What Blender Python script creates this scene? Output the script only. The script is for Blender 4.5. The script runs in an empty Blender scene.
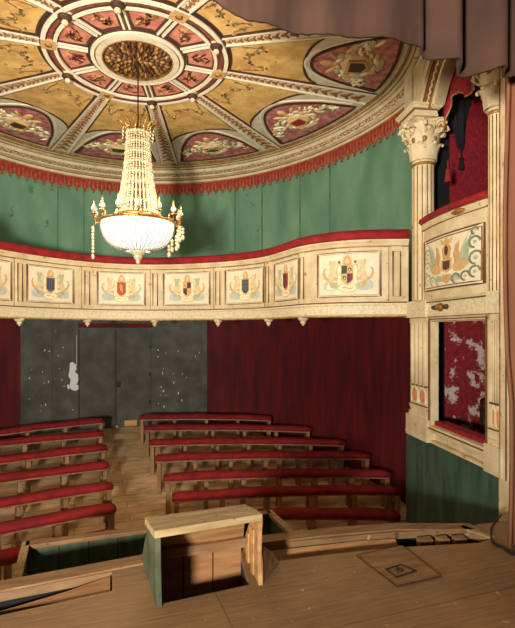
import bpy, bmesh, math, random
from mathutils import Vector
random.seed(7)
PI = math.pi
sc = bpy.context.scene
COL = sc.collection
EYE = 1.5
PSI = math.atan2(178, 500)
CP, SP = math.cos(PSI), math.sin(PSI)
CAM = (-0.728, -6.747)

# ------------------------------------------------------------------ camera geometry helpers
def proj_x(u, v):
    du, dv = u - CAM[0], v - CAM[1]
    X = du * CP - dv * SP; Y = du * SP + dv * CP
    return 257.5 + 500 * X / Y
def on_z(px, py, z):
    Y = 500 * (z - EYE) / (330 - py); X = (px - 257.5) / 500 * Y
    return (CAM[0] + X * CP + Y * SP, CAM[1] - X * SP + Y * CP)
def on_v(px, py, v):
    a = (px - 257.5) / 500
    Y = (v - CAM[1]) / (CP - a * SP); X = a * Y
    return (CAM[0] + X * CP + Y * SP, v, EYE + (330 - py) / 500 * Y)

# ------------------------------------------------------------------ materials
def srgb(r, g, b):
    f = lambda c: c / 12.92 if c <= .04045 else ((c + .055) / 1.055) ** 2.4
    return (f(r / 255), f(g / 255), f(b / 255), 1)
def mat(name, c1, c2=None, scale=4.0, rough=.7, bump=.15, stretch=(1, 1, 1), detail=6, lo=.35, hi=.7, metal=0.0, spots=None, spot_scale=30, spot_th=.68, sheen=0):
    m = bpy.data.materials.new(name); m.use_nodes = True
    nt = m.node_tree; N = nt.nodes; L = nt.links
    b = N['Principled BSDF']; b.inputs['Roughness'].default_value = rough; b.inputs['Metallic'].default_value = metal
    if sheen: b.inputs['Sheen Weight'].default_value = sheen
    c1 = srgb(*c1); c2 = srgb(*c2) if c2 else c1
    tc = N.new('ShaderNodeTexCoord'); mp = N.new('ShaderNodeMapping'); mp.inputs['Scale'].default_value = stretch
    L.new(tc.outputs['Object'], mp.inputs['Vector'])
    nz = N.new('ShaderNodeTexNoise'); nz.inputs['Scale'].default_value = scale; nz.inputs['Detail'].default_value = detail
    L.new(mp.outputs[0], nz.inputs['Vector'])
    cr = N.new('ShaderNodeValToRGB'); cr.color_ramp.elements[0].position = lo; cr.color_ramp.elements[1].position = hi
    cr.color_ramp.elements[0].color = c1; cr.color_ramp.elements[1].color = c2
    L.new(nz.outputs['Fac'], cr.inputs['Fac'])
    out = cr.outputs['Color']
    if spots:
        n2 = N.new('ShaderNodeTexNoise'); n2.inputs['Scale'].default_value = spot_scale; n2.inputs['Detail'].default_value = 3
        L.new(tc.outputs['Object'], n2.inputs['Vector'])
        r2 = N.new('ShaderNodeValToRGB'); r2.color_ramp.elements[0].position = spot_th; r2.color_ramp.elements[1].position = spot_th + .04
        L.new(n2.outputs['Fac'], r2.inputs['Fac'])
        mx = N.new('ShaderNodeMix'); mx.data_type = 'RGBA'
        L.new(r2.outputs['Color'], mx.inputs['Factor']); L.new(out, mx.inputs['A']); mx.inputs['B'].default_value = srgb(*spots)
        out = mx.outputs['Result']
    L.new(out, b.inputs['Base Color'])
    if bump:
        bp = N.new('ShaderNodeBump'); bp.inputs['Strength'].default_value = bump; bp.inputs['Distance'].default_value = .02
        L.new(nz.outputs['Fac'], bp.inputs['Height']); L.new(bp.outputs[0], b.inputs['Normal'])
    return m
def plank_mat(name, c1, c2, gap, width, length, rot, rough=.65, spots=None, gmin=.5):
    m = bpy.data.materials.new(name); m.use_nodes = True
    nt = m.node_tree; N = nt.nodes; L = nt.links; b = N['Principled BSDF']; b.inputs['Roughness'].default_value = rough
    tc = N.new('ShaderNodeTexCoord'); mp = N.new('ShaderNodeMapping'); mp.inputs['Rotation'].default_value = (0, 0, rot)
    L.new(tc.outputs['Object'], mp.inputs['Vector'])
    br = N.new('ShaderNodeTexBrick'); br.inputs['Scale'].default_value = 1; br.inputs['Mortar Size'].default_value = .004
    br.inputs['Brick Width'].default_value = length; br.inputs['Row Height'].default_value = width
    br.inputs['Color1'].default_value = srgb(*c1); br.inputs['Color2'].default_value = srgb(*c2); br.inputs['Mortar'].default_value = srgb(*gap)
    br.inputs['Mortar Smooth'].default_value = .3
    L.new(mp.outputs[0], br.inputs['Vector'])
    m2 = N.new('ShaderNodeMapping'); m2.inputs['Rotation'].default_value = (0, 0, rot); m2.inputs['Scale'].default_value = (1.5, 14, 8)
    L.new(tc.outputs['Object'], m2.inputs['Vector'])
    nz = N.new('ShaderNodeTexNoise'); nz.inputs['Scale'].default_value = 3; nz.inputs['Detail'].default_value = 8
    L.new(m2.outputs[0], nz.inputs['Vector'])
    n3 = N.new('ShaderNodeTexNoise'); n3.inputs['Scale'].default_value = 2.2; n3.inputs['Detail'].default_value = 8
    L.new(tc.outputs['Object'], n3.inputs['Vector'])
    ad = N.new('ShaderNodeMath'); ad.operation = 'ADD'; L.new(nz.outputs['Fac'], ad.inputs[0]); L.new(n3.outputs['Fac'], ad.inputs[1])
    rg = N.new('ShaderNodeMapRange'); rg.inputs['From Min'].default_value = .7; rg.inputs['From Max'].default_value = 1.3
    rg.inputs['To Min'].default_value = gmin; rg.inputs['To Max'].default_value = 1.2
    L.new(ad.outputs[0], rg.inputs['Value'])
    mx = N.new('ShaderNodeMix'); mx.data_type = 'RGBA'; mx.blend_type = 'MULTIPLY'; mx.inputs['Factor'].default_value = 1
    L.new(br.outputs['Color'], mx.inputs['A']); L.new(rg.outputs[0], mx.inputs['B'])
    out = mx.outputs['Result']
    if spots:
        n2 = N.new('ShaderNodeTexNoise'); n2.inputs['Scale'].default_value = 22; n2.inputs['Detail'].default_value = 2
        L.new(tc.outputs['Object'], n2.inputs['Vector'])
        r2 = N.new('ShaderNodeValToRGB'); r2.color_ramp.elements[0].position = .69; r2.color_ramp.elements[1].position = .73
        L.new(n2.outputs['Fac'], r2.inputs['Fac'])
        x2 = N.new('ShaderNodeMix'); x2.data_type = 'RGBA'
        L.new(r2.outputs['Color'], x2.inputs['Factor']); L.new(out, x2.inputs['A']); x2.inputs['B'].default_value = srgb(*spots)
        out = x2.outputs['Result']
    L.new(out, b.inputs['Base Color'])
    bp = N.new('ShaderNodeBump'); bp.inputs['Strength'].default_value = .3; bp.inputs['Distance'].default_value = .01
    L.new(nz.outputs['Fac'], bp.inputs['Height']); L.new(bp.outputs[0], b.inputs['Normal'])
    return m
def emis(name, col, strength, base=(240, 235, 220)):
    m = bpy.data.materials.new(name); m.use_nodes = True
    b = m.node_tree.nodes['Principled BSDF']; b.inputs['Base Color'].default_value = srgb(*base)
    b.inputs['Emission Color'].default_value = srgb(*col); b.inputs['Emission Strength'].default_value = strength
    return m

M = {}
M['cream'] = mat('cream_paint', (205, 182, 138), (228, 210, 170), 5, .65, .1, spots=(176, 146, 100), spot_scale=9, spot_th=.66)
M['cream_pale'] = mat('pale_cream_paint', (226, 212, 178), (238, 226, 196), 6, .6, .05)
M['cream_scroll'] = mat('cream_scroll_paint', (202, 194, 158), (226, 208, 168), 26, .65, .1, detail=2, lo=.40, hi=.50)
M['frieze'] = mat('gilded_frieze', (142, 104, 58), (230, 208, 164), 30, .6, .3, detail=2, lo=.44, hi=.52)
M['gold'] = mat('old_gold', (120, 82, 34), (176, 132, 62), 12, .5, .2, metal=.25)
M['gilt_brown'] = mat('brown_gilding', (120, 74, 34), (158, 106, 54), 14, .55, .2, metal=.1)
M['brown_line'] = mat('brown_line', (84, 52, 28), (110, 74, 40), 10, .7, 0)
M['dark_brown'] = mat('dark_brown', (58, 32, 20), (84, 48, 30), 10, .7, .1)
M['canvas_yellow'] = mat('yellow_canvas', (190, 146, 78), (226, 186, 112), 5, .8, .1, spots=(170, 130, 70), spot_scale=14, spot_th=.64)
M['rib_grey'] = mat('grey_white_distemper', (202, 188, 158), (222, 208, 178), 6, .7, .1)
M['rib_white'] = mat('rib_white', (226, 212, 182), (238, 226, 198), 8, .7, .1)
M['pink'] = mat('pink_plaster', (176, 100, 80), (216, 142, 114), 7, .8, .1)
M['lunette_pink'] = mat('lunette_pink', (164, 74, 76), (214, 152, 136), 9, .8, .1)
M['maroon'] = mat('maroon_band', (106, 50, 38), (146, 78, 58), 12, .7, .1)
M['rosette'] = mat('carved_rosette', (48, 24, 14), (128, 78, 34), 16, .5, .6, metal=.2)
M['olive'] = mat('olive_garland', (108, 86, 48), (146, 116, 66), 15, .8, 0)
M['green_wall'] = mat('green_wall', (90, 132, 102), (120, 158, 126), 2.2, .75, .05, stretch=(1, 1, .35), spots=(78, 118, 92), spot_scale=3.2, spot_th=.66)
M['green_seam'] = mat('green_seam', (74, 108, 82), (92, 126, 98), 4, .8, 0)
M['grey_wall'] = mat('grey_green_board', (66, 66, 56), (96, 96, 82), 3, .7, .1, spots=(176, 170, 150), spot_scale=11, spot_th=.74)
M['door'] = mat('grey_green_door', (62, 64, 54), (90, 92, 78), 3, .7, .1, spots=(150, 146, 128), spot_scale=14, spot_th=.76)
M['white_scar'] = mat('bare_plaster', (240, 238, 232), (250, 248, 244), 20, .8, .2)
M['red_wall'] = mat('red_wall_cloth', (70, 2, 8), (110, 8, 14), 3, .8, .1, stretch=(2.2, 2.2, .3))
M['red_damask'] = mat('red_damask', (104, 6, 18), (146, 14, 28), 26, .75, .15, detail=2)
M['red_peel'] = mat('red_damask_peeling', (110, 10, 22), (142, 20, 30), 22, .75, .15, detail=2, spots=(196, 176, 156), spot_scale=3.4, spot_th=.53)
M['red_peel'].node_tree.nodes['Noise Texture.001'].inputs['Detail'].default_value = 10; M['red_peel'].node_tree.nodes['Noise Texture.001'].inputs['Roughness'].default_value = .68
M['velvet'] = mat('red_velvet', (122, 8, 16), (160, 16, 26), 8, .8, .1)
M['fringe_red'] = mat('fringe_red', (132, 34, 26), (172, 58, 42), 14, .8, .1)
M['fringe_gold'] = mat('fringe_gold', (140, 84, 48), (176, 116, 70), 14, .8, .1)
M['bench_red'] = mat('bench_plush', (112, 6, 12), (150, 14, 18), 7, .85, .15)
M['bench_wood'] = mat('bench_wood', (122, 88, 56), (164, 124, 82), 9, .6, .2, stretch=(1, 1, .2))
M['raw_wood'] = mat('raw_pine', (150, 108, 62), (190, 146, 92), 6, .65, .2, stretch=(.4, 3, 3))
M['weathered'] = mat('weathered_wood', (138, 114, 76), (170, 146, 102), 8, .7, .2, stretch=(.4, 3, 3), spots=(90, 70, 44), spot_scale=24, spot_th=.68)
M['old_board'] = mat('old_board', (112, 80, 48), (146, 108, 68), 8, .7, .2, stretch=(.4, 3, 3), spots=(70, 48, 30), spot_scale=24, spot_th=.68)
M['orange_wood'] = mat('orange_board', (128, 86, 50), (164, 116, 72), 8, .7, .2, stretch=(.4, 3, 3))
M['green_board'] = mat('green_board', (66, 80, 56), (90, 104, 74), 5, .7, .1, stretch=(3, 3, .5))
M['green_dado'] = mat('green_dado', (42, 66, 52), (72, 98, 78), 4, .7, .1, stretch=(2, 2, .4), spots=(104, 112, 88), spot_scale=18, spot_th=.73)
M['hood_green'] = mat('faded_green_board', (58, 64, 42), (86, 92, 64), 8, .7, .15)
M['stage'] = plank_mat('stage_boards', (144, 108, 70), (130, 98, 62), (92, 68, 44), .9, 4.0, 0, spots=(168, 140, 98), gmin=.68)
M['pit'] = plank_mat('pit_boards', (246, 208, 152), (234, 194, 138), (74, 50, 28), .22, 1.6, 0)
M['brown_curtain'] = mat('brown_cloth', (48, 26, 14), (70, 42, 26), 2.5, .9, .1, stretch=(1, 1, .5))
M['rust_curtain'] = mat('rust_cloth', (112, 66, 42), (140, 90, 58), 3, .85, .1, stretch=(1, 1, .3))
M['opening_black'] = mat('opening_black', (7, 5, 6), (12, 9, 10), 5, .9, .1)
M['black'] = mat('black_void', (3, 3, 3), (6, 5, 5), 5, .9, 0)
M['cable'] = mat('black_rubber', (18, 16, 15), (28, 25, 22), 5, .5, 0)
M['crystal'] = mat('crystal', (196, 176, 132), (230, 214, 176), 30, .18, 0)
M['crystal'].node_tree.nodes['Principled BSDF'].inputs['Specular IOR Level'].default_value = .9
M['gilt'] = mat('gilt_brass', (150, 104, 44), (198, 150, 74), 20, .35, .1, metal=.7)
M['bowl'] = emis('lit_crystal_bowl', (255, 246, 228), 1.5)
M['crystal_dim'] = mat('darkened_crystal', (120, 114, 100), (160, 152, 134), 30, .2, 0)  # bowl crystal coloured darker so its strands show against the glow
M['bulb'] = emis('frosted_bulb', (255, 236, 208), .35, (140, 130, 112))
M['iron'] = mat('dark_iron', (44, 34, 26), (62, 48, 36), 20, .6, .1, metal=.5)
M['notice'] = mat('yellow_card', (206, 160, 78), (222, 178, 96), 6, .7, 0)
M['white'] = mat('white_enamel', (216, 212, 200), (228, 224, 214), 6, .5, 0)
# paints of the coats of arms
FADE = {'p_gold', 'p_beige', 'p_sage', 'p_blue', 'p_teal', 'p_ochre', 'p_orange'}
for n, c in (('p_gold', (196, 150, 84)), ('p_beige', (208, 182, 134)), ('p_sage', (160, 168, 132)), ('p_blue', (168, 182, 176)), ('p_red', (170, 70, 40)),
             ('p_navy', (50, 56, 76)), ('p_dark', (76, 52, 36)), ('p_ribbon', (230, 216, 176)), ('p_green', (54, 74, 56)), ('p_crimson', (150, 32, 40)),
             ('p_ochre', (186, 136, 74)), ('p_orange', (200, 120, 70)), ('p_slate', (92, 100, 112)), ('p_teal', (138, 158, 130))):
    if n in FADE: c = tuple(int(x * .8 + y * .2) for x, y in zip(c, (226, 210, 176)))
    M[n] = mat('paint_' + n[2:], c, tuple(min(255, int(x * 1.1)) for x in c), 20, .7, 0)

# ------------------------------------------------------------------ mesh builder
class MB:
    def __init__(s): s.v = []; s.f = []; s.m = []; s.mats = []; s.sm = []
    def mi(s, m):
        if m not in s.mats: s.mats.append(m)
        return s.mats.index(m)
    def add(s, vs, fs, m, smooth=False):
        o = len(s.v); s.v += [tuple(p) for p in vs]; k = s.mi(m)
        for f in fs: s.f.append([i + o for i in f]); s.m.append(k); s.sm.append(smooth)
    def box(s, lo, hi, m, mapf=None):
        x0, y0, z0 = lo; x1, y1, z1 = hi
        vs = [(x0, y0, z0), (x1, y0, z0), (x1, y1, z0), (x0, y1, z0), (x0, y0, z1), (x1, y0, z1), (x1, y1, z1), (x0, y1, z1)]
        if mapf: vs = [mapf(*p) for p in vs]
        s.add(vs, [(0, 3, 2, 1), (4, 5, 6, 7), (0, 1, 5, 4), (1, 2, 6, 5), (2, 3, 7, 6), (3, 0, 4, 7)], m)
    def quadbox(s, quad, z0, z1, m):     # any 4+ point plan polygon extruded in z; z may be per-point lists
        n = len(quad); a = z0 if isinstance(z0, (list, tuple)) else [z0] * n; b = z1 if isinstance(z1, (list, tuple)) else [z1] * n
        vs = [(p[0], p[1], a[i]) for i, p in enumerate(quad)] + [(p[0], p[1], b[i]) for i, p in enumerate(quad)]
        s.add(vs, [tuple(range(n))[::-1], tuple(range(n, 2 * n))] + [(i, (i + 1) % n, n + (i + 1) % n, n + i) for i in range(n)], m)
    def slab(s, pts, nrm, th, m):        # flat 3D polygon given thickness along nrm
        n = len(pts); q = Vector(nrm).normalized() * th
        vs = [Vector(p) for p in pts] + [Vector(p) + q for p in pts]
        s.add(vs, [tuple(range(n))[::-1], tuple(range(n, 2 * n))] + [(i, (i + 1) % n, n + (i + 1) % n, n + i) for i in range(n)], m)
    def patch(s, pts, mapf, o0, o1, m):  # 2D polygon through mapf(x, y, off)
        n = len(pts)
        vs = [mapf(x, y, o0) for x, y in pts] + [mapf(x, y, o1) for x, y in pts]
        s.add(vs, [tuple(range(n, 2 * n))] + [(i, (i + 1) % n, n + (i + 1) % n, n + i) for i in range(n)], m)
    def grid(s, x0, x1, y0, y1, nx, ny, mapf, o0, o1, m, smooth=False):
        vs = []
        for o in (o0, o1):
            for j in range(ny + 1):
                for i in range(nx + 1): vs.append(mapf(x0 + (x1 - x0) * i / nx, y0 + (y1 - y0) * j / ny, o))
        k = (nx + 1) * (ny + 1); w = nx + 1; fs = []
        for j in range(ny):
            for i in range(nx):
                a = j * w + i; fs.append((k + a, k + a + 1, k + a + w + 1, k + a + w)); fs.append((a, a + w, a + w + 1, a + 1))
        for i in range(nx):
            fs.append((i, i + 1, k + i + 1, k + i)); a = ny * w + i; fs.append((a + 1, a, k + a, k + a + 1))
        for j in range(ny):
            a = j * w; fs.append((a + w, a, k + a, k + a + w)); b = a + nx; fs.append((b, b + w, k + b + w, k + b))
        s.add(vs, fs, m, smooth)
    def stroke(s, pts, w, mapf, o0, o1, m, closed=False):
        n = len(pts); L_, R_ = [], []
        for i, p in enumerate(pts):
            if closed: a, b = pts[i - 1], pts[(i + 1) % n]
            else: a, b = pts[max(0, i - 1)], pts[min(n - 1, i + 1)]
            dx, dy = b[0] - a[0], b[1] - a[1]; l = math.hypot(dx, dy) or 1
            k = w / 2
            if closed or 0 < i < n - 1:
                e1 = (p[0] - a[0], p[1] - a[1]); l1 = math.hypot(*e1) or 1
                c = (e1[0] * dx + e1[1] * dy) / (l1 * l); k = w / 2 / max(.5, c)
            L_.append((p[0] - dy / l * k, p[1] + dx / l * k)); R_.append((p[0] + dy / l * k, p[1] - dx / l * k))
        vs = [mapf(x, y, o) for o in (o0, o1) for q in (L_, R_) for x, y in q]
        fs = []
        for i in range(n if closed else n - 1):
            j = (i + 1) % n; l0, r0, l1, r1 = i, n + i, 2 * n + i, 3 * n + i; l0j, r0j, l1j, r1j = j, n + j, 2 * n + j, 3 * n + j
            fs += [(l1, r1, r1j, l1j), (l0, l1, l1j, l0j), (r0, r0j, r1j, r1)]
        s.add(vs, fs, m)
    def tube(s, pts, r, m, n=8, closed=False):
        pts = [Vector(p) for p in pts]; k = len(pts); vs = []
        rr = r if isinstance(r, (list, tuple)) else [r] * k
        up = Vector((0, 0, 1))
        for i, p in enumerate(pts):
            a = pts[i - 1] if (closed or i > 0) else p; b = pts[(i + 1) % k] if (closed or i < k - 1) else p
            t = (b - a).normalized()
            q = t.cross(up)
            if q.length < .05: q = t.cross(Vector((1, 0, 0)))
            q.normalize(); w = q.cross(t)
            for j in range(n):
                an = 2 * PI * j / n; vs.append(p + (q * math.cos(an) + w * math.sin(an)) * rr[i])
        fs = []
        for i in range(k if closed else k - 1):
            for j in range(n):
                a = i * n + j; b = i * n + (j + 1) % n; c = ((i + 1) % k) * n; fs.append((a, b, c + (j + 1) % n, c + j))
        if not closed: fs += [tuple(range(n))[::-1], tuple(range((k - 1) * n, k * n))]
        s.add(vs, fs, m, True)
    def lathe(s, prof, c, m, n=24, a0=0, a1=2 * PI, smooth=True, ripple=0, nr=0):
        full = abs(a1 - a0 - 2 * PI) < 1e-6; k = n if full else n + 1; vs = []
        for r, z in prof:
            for j in range(k):
                a = a0 + (a1 - a0) * j / n; q = r * (1 + (ripple * math.cos(nr * a) if ripple else 0)); vs.append((c[0] + q * math.cos(a), c[1] + q * math.sin(a), c[2] + z))
        fs = []
        for i in range(len(prof) - 1):
            for j in range(n):
                a = i * k + j; b = i * k + (j + 1) % k; fs.append((a, b, b + k, a + k))
        s.add(vs, fs, m, smooth)
    def ball(s, c, r, m, nu=8, nv=5, axes=None):
        rx, ry, rz = r if isinstance(r, (tuple, list)) else (r, r, r); vs = []; c = Vector(c)
        A = axes or (Vector((1, 0, 0)), Vector((0, 1, 0)), Vector((0, 0, 1)))
        vs.append(c - A[2] * rz)
        for i in range(1, nv):
            ph = -PI / 2 + PI * i / nv
            for j in range(nu):
                a = 2 * PI * j / nu; vs.append(c + A[0] * rx * math.cos(ph) * math.cos(a) + A[1] * ry * math.cos(ph) * math.sin(a) + A[2] * rz * math.sin(ph))
        vs.append(c + A[2] * rz); t = len(vs) - 1; fs = []
        for j in range(nu): fs.append((0, 1 + (j + 1) % nu, 1 + j)); fs.append((t, t - nu + j, t - nu + (j + 1) % nu))
        for i in range(nv - 2):
            for j in range(nu):
                a = 1 + i * nu + j; b = 1 + i * nu + (j + 1) % nu; fs.append((a, b, b + nu, a + nu))
        s.add(vs, fs, m, True)
    def build(s, name, parent=None, origin=None, fix=True):
        me = bpy.data.meshes.new(name)
        o3 = Vector(origin) if origin is not None else None
        vs = [Vector(p) - o3 for p in s.v] if o3 is not None else s.v
        me.from_pydata(vs, [], s.f)
        for m in s.mats: me.materials.append(m)
        me.polygons.foreach_set('material_index', s.m); me.polygons.foreach_set('use_smooth', s.sm)
        me.validate(); me.update()
        if fix:
            bm = bmesh.new(); bm.from_mesh(me); bmesh.ops.recalc_face_normals(bm, faces=bm.faces); bm.to_mesh(me); bm.free()
        o = bpy.data.objects.new(name, me); COL.objects.link(o)
        if o3 is not None: o.location = o3
        if parent:
            o.parent = parent
            if o3 is not None: o.location = o3 - WORLD.get(parent.name, Vector((0, 0, 0)))
            else: o.location = -WORLD.get(parent.name, Vector((0, 0, 0)))
            WORLD[o.name] = o3.copy() if o3 is not None else Vector((0, 0, 0))
        else: WORLD[o.name] = o.location.copy()
        return o
WORLD = {}
def empty(name, loc):
    o = bpy.data.objects.new(name, None); COL.objects.link(o); o.location = loc; o.empty_display_size = .1; WORLD[o.name] = Vector(loc); return o
def tag(o, label=None, cat=None, group=None, kind=None):
    if label: o['label'] = label
    if cat: o['category'] = cat
    if group: o['group'] = group
    if kind: o['kind'] = kind
    return o
def structure(o, label, cat): return tag(o, label, cat, kind='structure')
def rnd(a, b): return random.uniform(a, b)
def lerp(a, b, t): return a + (b - a) * t
def interp(tab, x):
    if x <= tab[0][0]: return tab[0][1]
    for (a, b), (c, d) in zip(tab, tab[1:]):
        if x <= c: return b + (d - b) * (x - a) / (c - a)
    return tab[-1][1]

# ------------------------------------------------------------------ plan curves
def catmull(pts, n=14):
    P = [(-pts[1][0], pts[1][1])] + pts + [(2 * pts[-1][0] - pts[-2][0], 2 * pts[-1][1] - pts[-2][1])]
    out = []
    for i in range(1, len(P) - 2):
        for k in range(n):
            t = k / n; a, b, c, d = P[i - 1:i + 3]
            out.append(tuple(.5 * ((2 * b[j]) + (-a[j] + c[j]) * t + (2 * a[j] - 5 * b[j] + 4 * c[j] - d[j]) * t * t + (-a[j] + 3 * b[j] - 3 * c[j] + d[j]) * t ** 3) for j in (0, 1)))
    out.append(pts[-1]); return out
RAIL = catmull([(0, 2.78), (.45, 2.72), (.95, 2.5), (1.45, 2.12), (1.92, 1.6), (2.2, 1.0), (2.27, .45), (2.31, -.02), (2.42, -.36), (2.62, -.66), (2.92, -.9), (3.42, -1.12)])
RAIL = [(-a, b) for a, b in RAIL[::-1]][:-1] + RAIL
RS = [0]
for a, b in zip(RAIL, RAIL[1:]): RS.append(RS[-1] + math.dist(a, b))
RS = [x - RS[-1] / 2 for x in RS]; RLEN = RS[-1]
def railpt(s):
    s = max(RS[0], min(RS[-1] - 1e-6, s)); lo, hi = 0, len(RS) - 1
    while hi - lo > 1:
        m = (lo + hi) // 2
        if RS[m] <= s: lo = m
        else: hi = m
    t = (s - RS[lo]) / (RS[hi] - RS[lo]); a, b = RAIL[lo], RAIL[hi]
    p = (lerp(a[0], b[0], t), lerp(a[1], b[1], t))
    q0, q1 = RAIL[max(0, lo - 2)], RAIL[min(len(RAIL) - 1, hi + 2)]
    dx, dy = q1[0] - q0[0], q1[1] - q0[1]; l = math.hypot(dx, dy)
    return p, (dy / l, -dx / l)
def railmap(s, z, off):
    p, n = railpt(s); return (p[0] + n[0] * off, p[1] + n[1] * off, z)
def ell(t, ax, by, byf): return (ax * math.cos(t), (by if math.sin(t) >= 0 else byf) * math.sin(t))
def wall_up(t): return ell(t, 3.95, 5.05, 3.9)
def ceil_e(t): return ell(t, 3.58, 4.27, 3.2)
def sell(t, a, b, n):
    c, s = math.cos(t), math.sin(t); return (a * math.copysign(abs(c) ** (2 / n), c), b * math.copysign(abs(s) ** (2 / n), s))
def wall_lo(t): return sell(t, 4.55, 5.75, 2.6)
def pit_z(v): return -1.55 + .1225 * v
ZC = 5.1     # ceiling height above the stage

# ------------------------------------------------------------------ floors
bm_ = MB()
bm_.add([(-4.8, -3.4, pit_z(-3.4)), (4.8, -3.4, pit_z(-3.4)), (4.8, 6.0, pit_z(6.0)), (-4.8, 6.0, pit_z(6.0)),
         (-4.8, -3.4, pit_z(-3.4) - .1), (4.8, -3.4, pit_z(-3.4) - .1), (4.8, 6.0, pit_z(6.0) - .1), (-4.8, 6.0, pit_z(6.0) - .1)],
        [(0, 1, 2, 3), (7, 6, 5, 4), (0, 4, 5, 1), (1, 5, 6, 2), (2, 6, 7, 3), (3, 7, 4, 0)], M['pit'])
structure(bm_.build('floor'), 'raked bare wooden floor of the stalls with centre aisle', 'floor')

lip = [(-3.6, -3.78), (-2.9, -3.74), (-2.2, -3.68), (-1.6, -3.51), (-1.15, -3.45), (-.33, -3.38), (.1, -3.345), (.485, -3.351), (1.0, -3.39), (1.52, -3.465), (2.1, -3.68), (2.9, -3.72), (3.6, -3.76)]
holes = [[(-2.1, -3.92), (-.552, -3.757), (-.538, -3.524), (-1.155, -3.568), (-1.6, -3.63), (-2.1, -3.79)],
         [(.47, -3.73), (.9, -3.765), (1.29, -3.81), (1.92, -3.95), (2.06, -3.925), (1.98, -3.715), (1.438, -3.588), (.47, -3.462)],
         [(-.30, -3.99), (.215, -3.955), (.30, -3.52), (-.30, -3.48)]]
def fill_poly(outer, inner, z0, z1, m, name, parent=None):
    bm = bmesh.new(); edges = []
    for loop in [outer] + inner:
        vs = [bm.verts.new((x, y, z1)) for x, y in loop]
        for i in range(len(vs)): edges.append(bm.edges.new((vs[i], vs[(i + 1) % len(vs)])))
    bmesh.ops.triangle_fill(bm, use_beauty=True, edges=edges)
    r = bmesh.ops.extrude_face_region(bm, geom=bm.faces[:])
    for e in r['geom']:
        if isinstance(e, bmesh.types.BMVert): e.co.z = z0
    bmesh.ops.recalc_face_normals(bm, faces=bm.faces)
    me = bpy.data.meshes.new(name); bm.to_mesh(me); bm.free(); me.materials.append(m)
    o = bpy.data.objects.new(name, me); COL.objects.link(o); o.parent = parent; WORLD[o.name] = Vector((0, 0, 0)); return o
stage = fill_poly(lip + [(3.6, -10), (-3.6, -10)], holes, -.05, 0, M['stage'], 'stage_floor')
structure(stage, 'worn dusty wooden stage floor with open slots along its edge', 'stage')
b = MB()      # riser below the stage edge and the bottoms of the slots
for a, c in zip(lip, lip[1:]):
    b.quadbox([(a[0], a[1] - .04), (c[0], c[1] - .04), (c[0], c[1] - .01), (a[0], a[1] - .01)], -2.02, -.051, M['dark_brown'])
b.build('riser', stage)
b = MB()
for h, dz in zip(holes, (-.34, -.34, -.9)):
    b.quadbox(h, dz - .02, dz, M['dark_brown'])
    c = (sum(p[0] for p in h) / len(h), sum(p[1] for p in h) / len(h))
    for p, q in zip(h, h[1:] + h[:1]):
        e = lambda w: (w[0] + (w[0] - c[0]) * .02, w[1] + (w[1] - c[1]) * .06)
        b.quadbox([p, q, e(q), e(p)], dz, -.051, M['black'])  # sides coloured black to stand in for shade inside the slots
b.build('slot_lining', stage)
b = MB()      # the lip board along the edge
for a, c in zip(lip[3:11], lip[4:11]):
    da = .112
    b.quadbox([(a[0], a[1] - da), (c[0], c[1] - da), (c[0], c[1] + .012), (a[0], a[1] + .012)], -.02, .012, M['old_board'])
b.build('edge_board', stage)

# ------------------------------------------------------------------ walls of the stalls
T_RG = [t for t in [i * .0005 for i in range(1, 6000)] if proj_x(*wall_lo(t)) < 207][0]
T_LG = [t for t in [i * .0005 for i in range(1, 6280)] if proj_x(*wall_lo(t)) < 20.5][0]
def wall_strip(t0, t1, n, z0f, z1f, curve, m, th=.08):
    b = MB(); vs = []
    for i in range(n + 1):
        t = lerp(t0, t1, i / n); x, y = curve(t); k = 1 + th / math.hypot(x, y)
        vs += [(x, y, z0f(y)), (x, y, z1f(y)), (x * k, y * k, z0f(y)), (x * k, y * k, z1f(y))]
    fs = []
    for i in range(n):
        a = 4 * i; c = a + 4; fs += [(a, a + 1, c + 1, c), (a + 2, c + 2, c + 3, a + 3), (a + 1, a + 3, c + 3, c + 1), (a, c, c + 2, a + 2)]
    fs += [(0, 2, 3, 1), (4 * n, 4 * n + 1, 4 * n + 3, 4 * n + 2)]
    b.add(vs, fs, m, False); return b
zl = lambda v: pit_z(v) - .02
zu = lambda v: 1.80
structure(wall_strip(-.12, T_RG, 60, zl, zu, wall_lo, M['red_wall']).build('wall_right'), 'dark red cloth wall under the balcony right of the grey boards', 'wall')
structure(wall_strip(T_LG, PI + .12, 40, zl, zu, wall_lo, M['red_wall']).build('wall_left'), 'dark red cloth wall under the balcony left of the grey boards', 'wall')
wb = wall_strip(T_RG, T_LG, 40, zl, zu, wall_lo, M['grey_wall']).build('wall_back')
structure(wb, 'scratched grey-green boarded back wall under the balcony', 'wall')
def lo_at(px):
    for i in range(int(T_RG / .0005), 6280):
        if proj_x(*wall_lo(i * .0005)) <= px: return i * .0005
def lomap(px_unused=None): pass
def lo_patch_map(t, z, off):
    x, y = wall_lo(t); k = 1 - off / math.hypot(x, y); return (x * k, y * k, z)
def zpix(t, py):
    x, y = wall_lo(t); Y = (x - CAM[0]) * SP + (y - CAM[1]) * CP; return EYE + (330 - py) / 500 * Y
door = empty('door_1', (*wall_lo(lo_at(115)), pit_z(5.75)))
structure(door, 'grey-green double door in the back wall at the end of the aisle', 'door')
for a, c in ((78.5, 114.6), (115.6, 151.5)):
    b = MB(); b.grid(lo_at(a), lo_at(c), pit_z(5.75) + .02, 1.52, 6, 4, lo_patch_map, .0, .03, M['door'])
    b.grid(lo_at(a), lo_at(a + 1), pit_z(5.75) + .02, 1.52, 1, 4, lo_patch_map, .0, .036, M['iron'])
    b.build('door_leaf', door)
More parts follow.
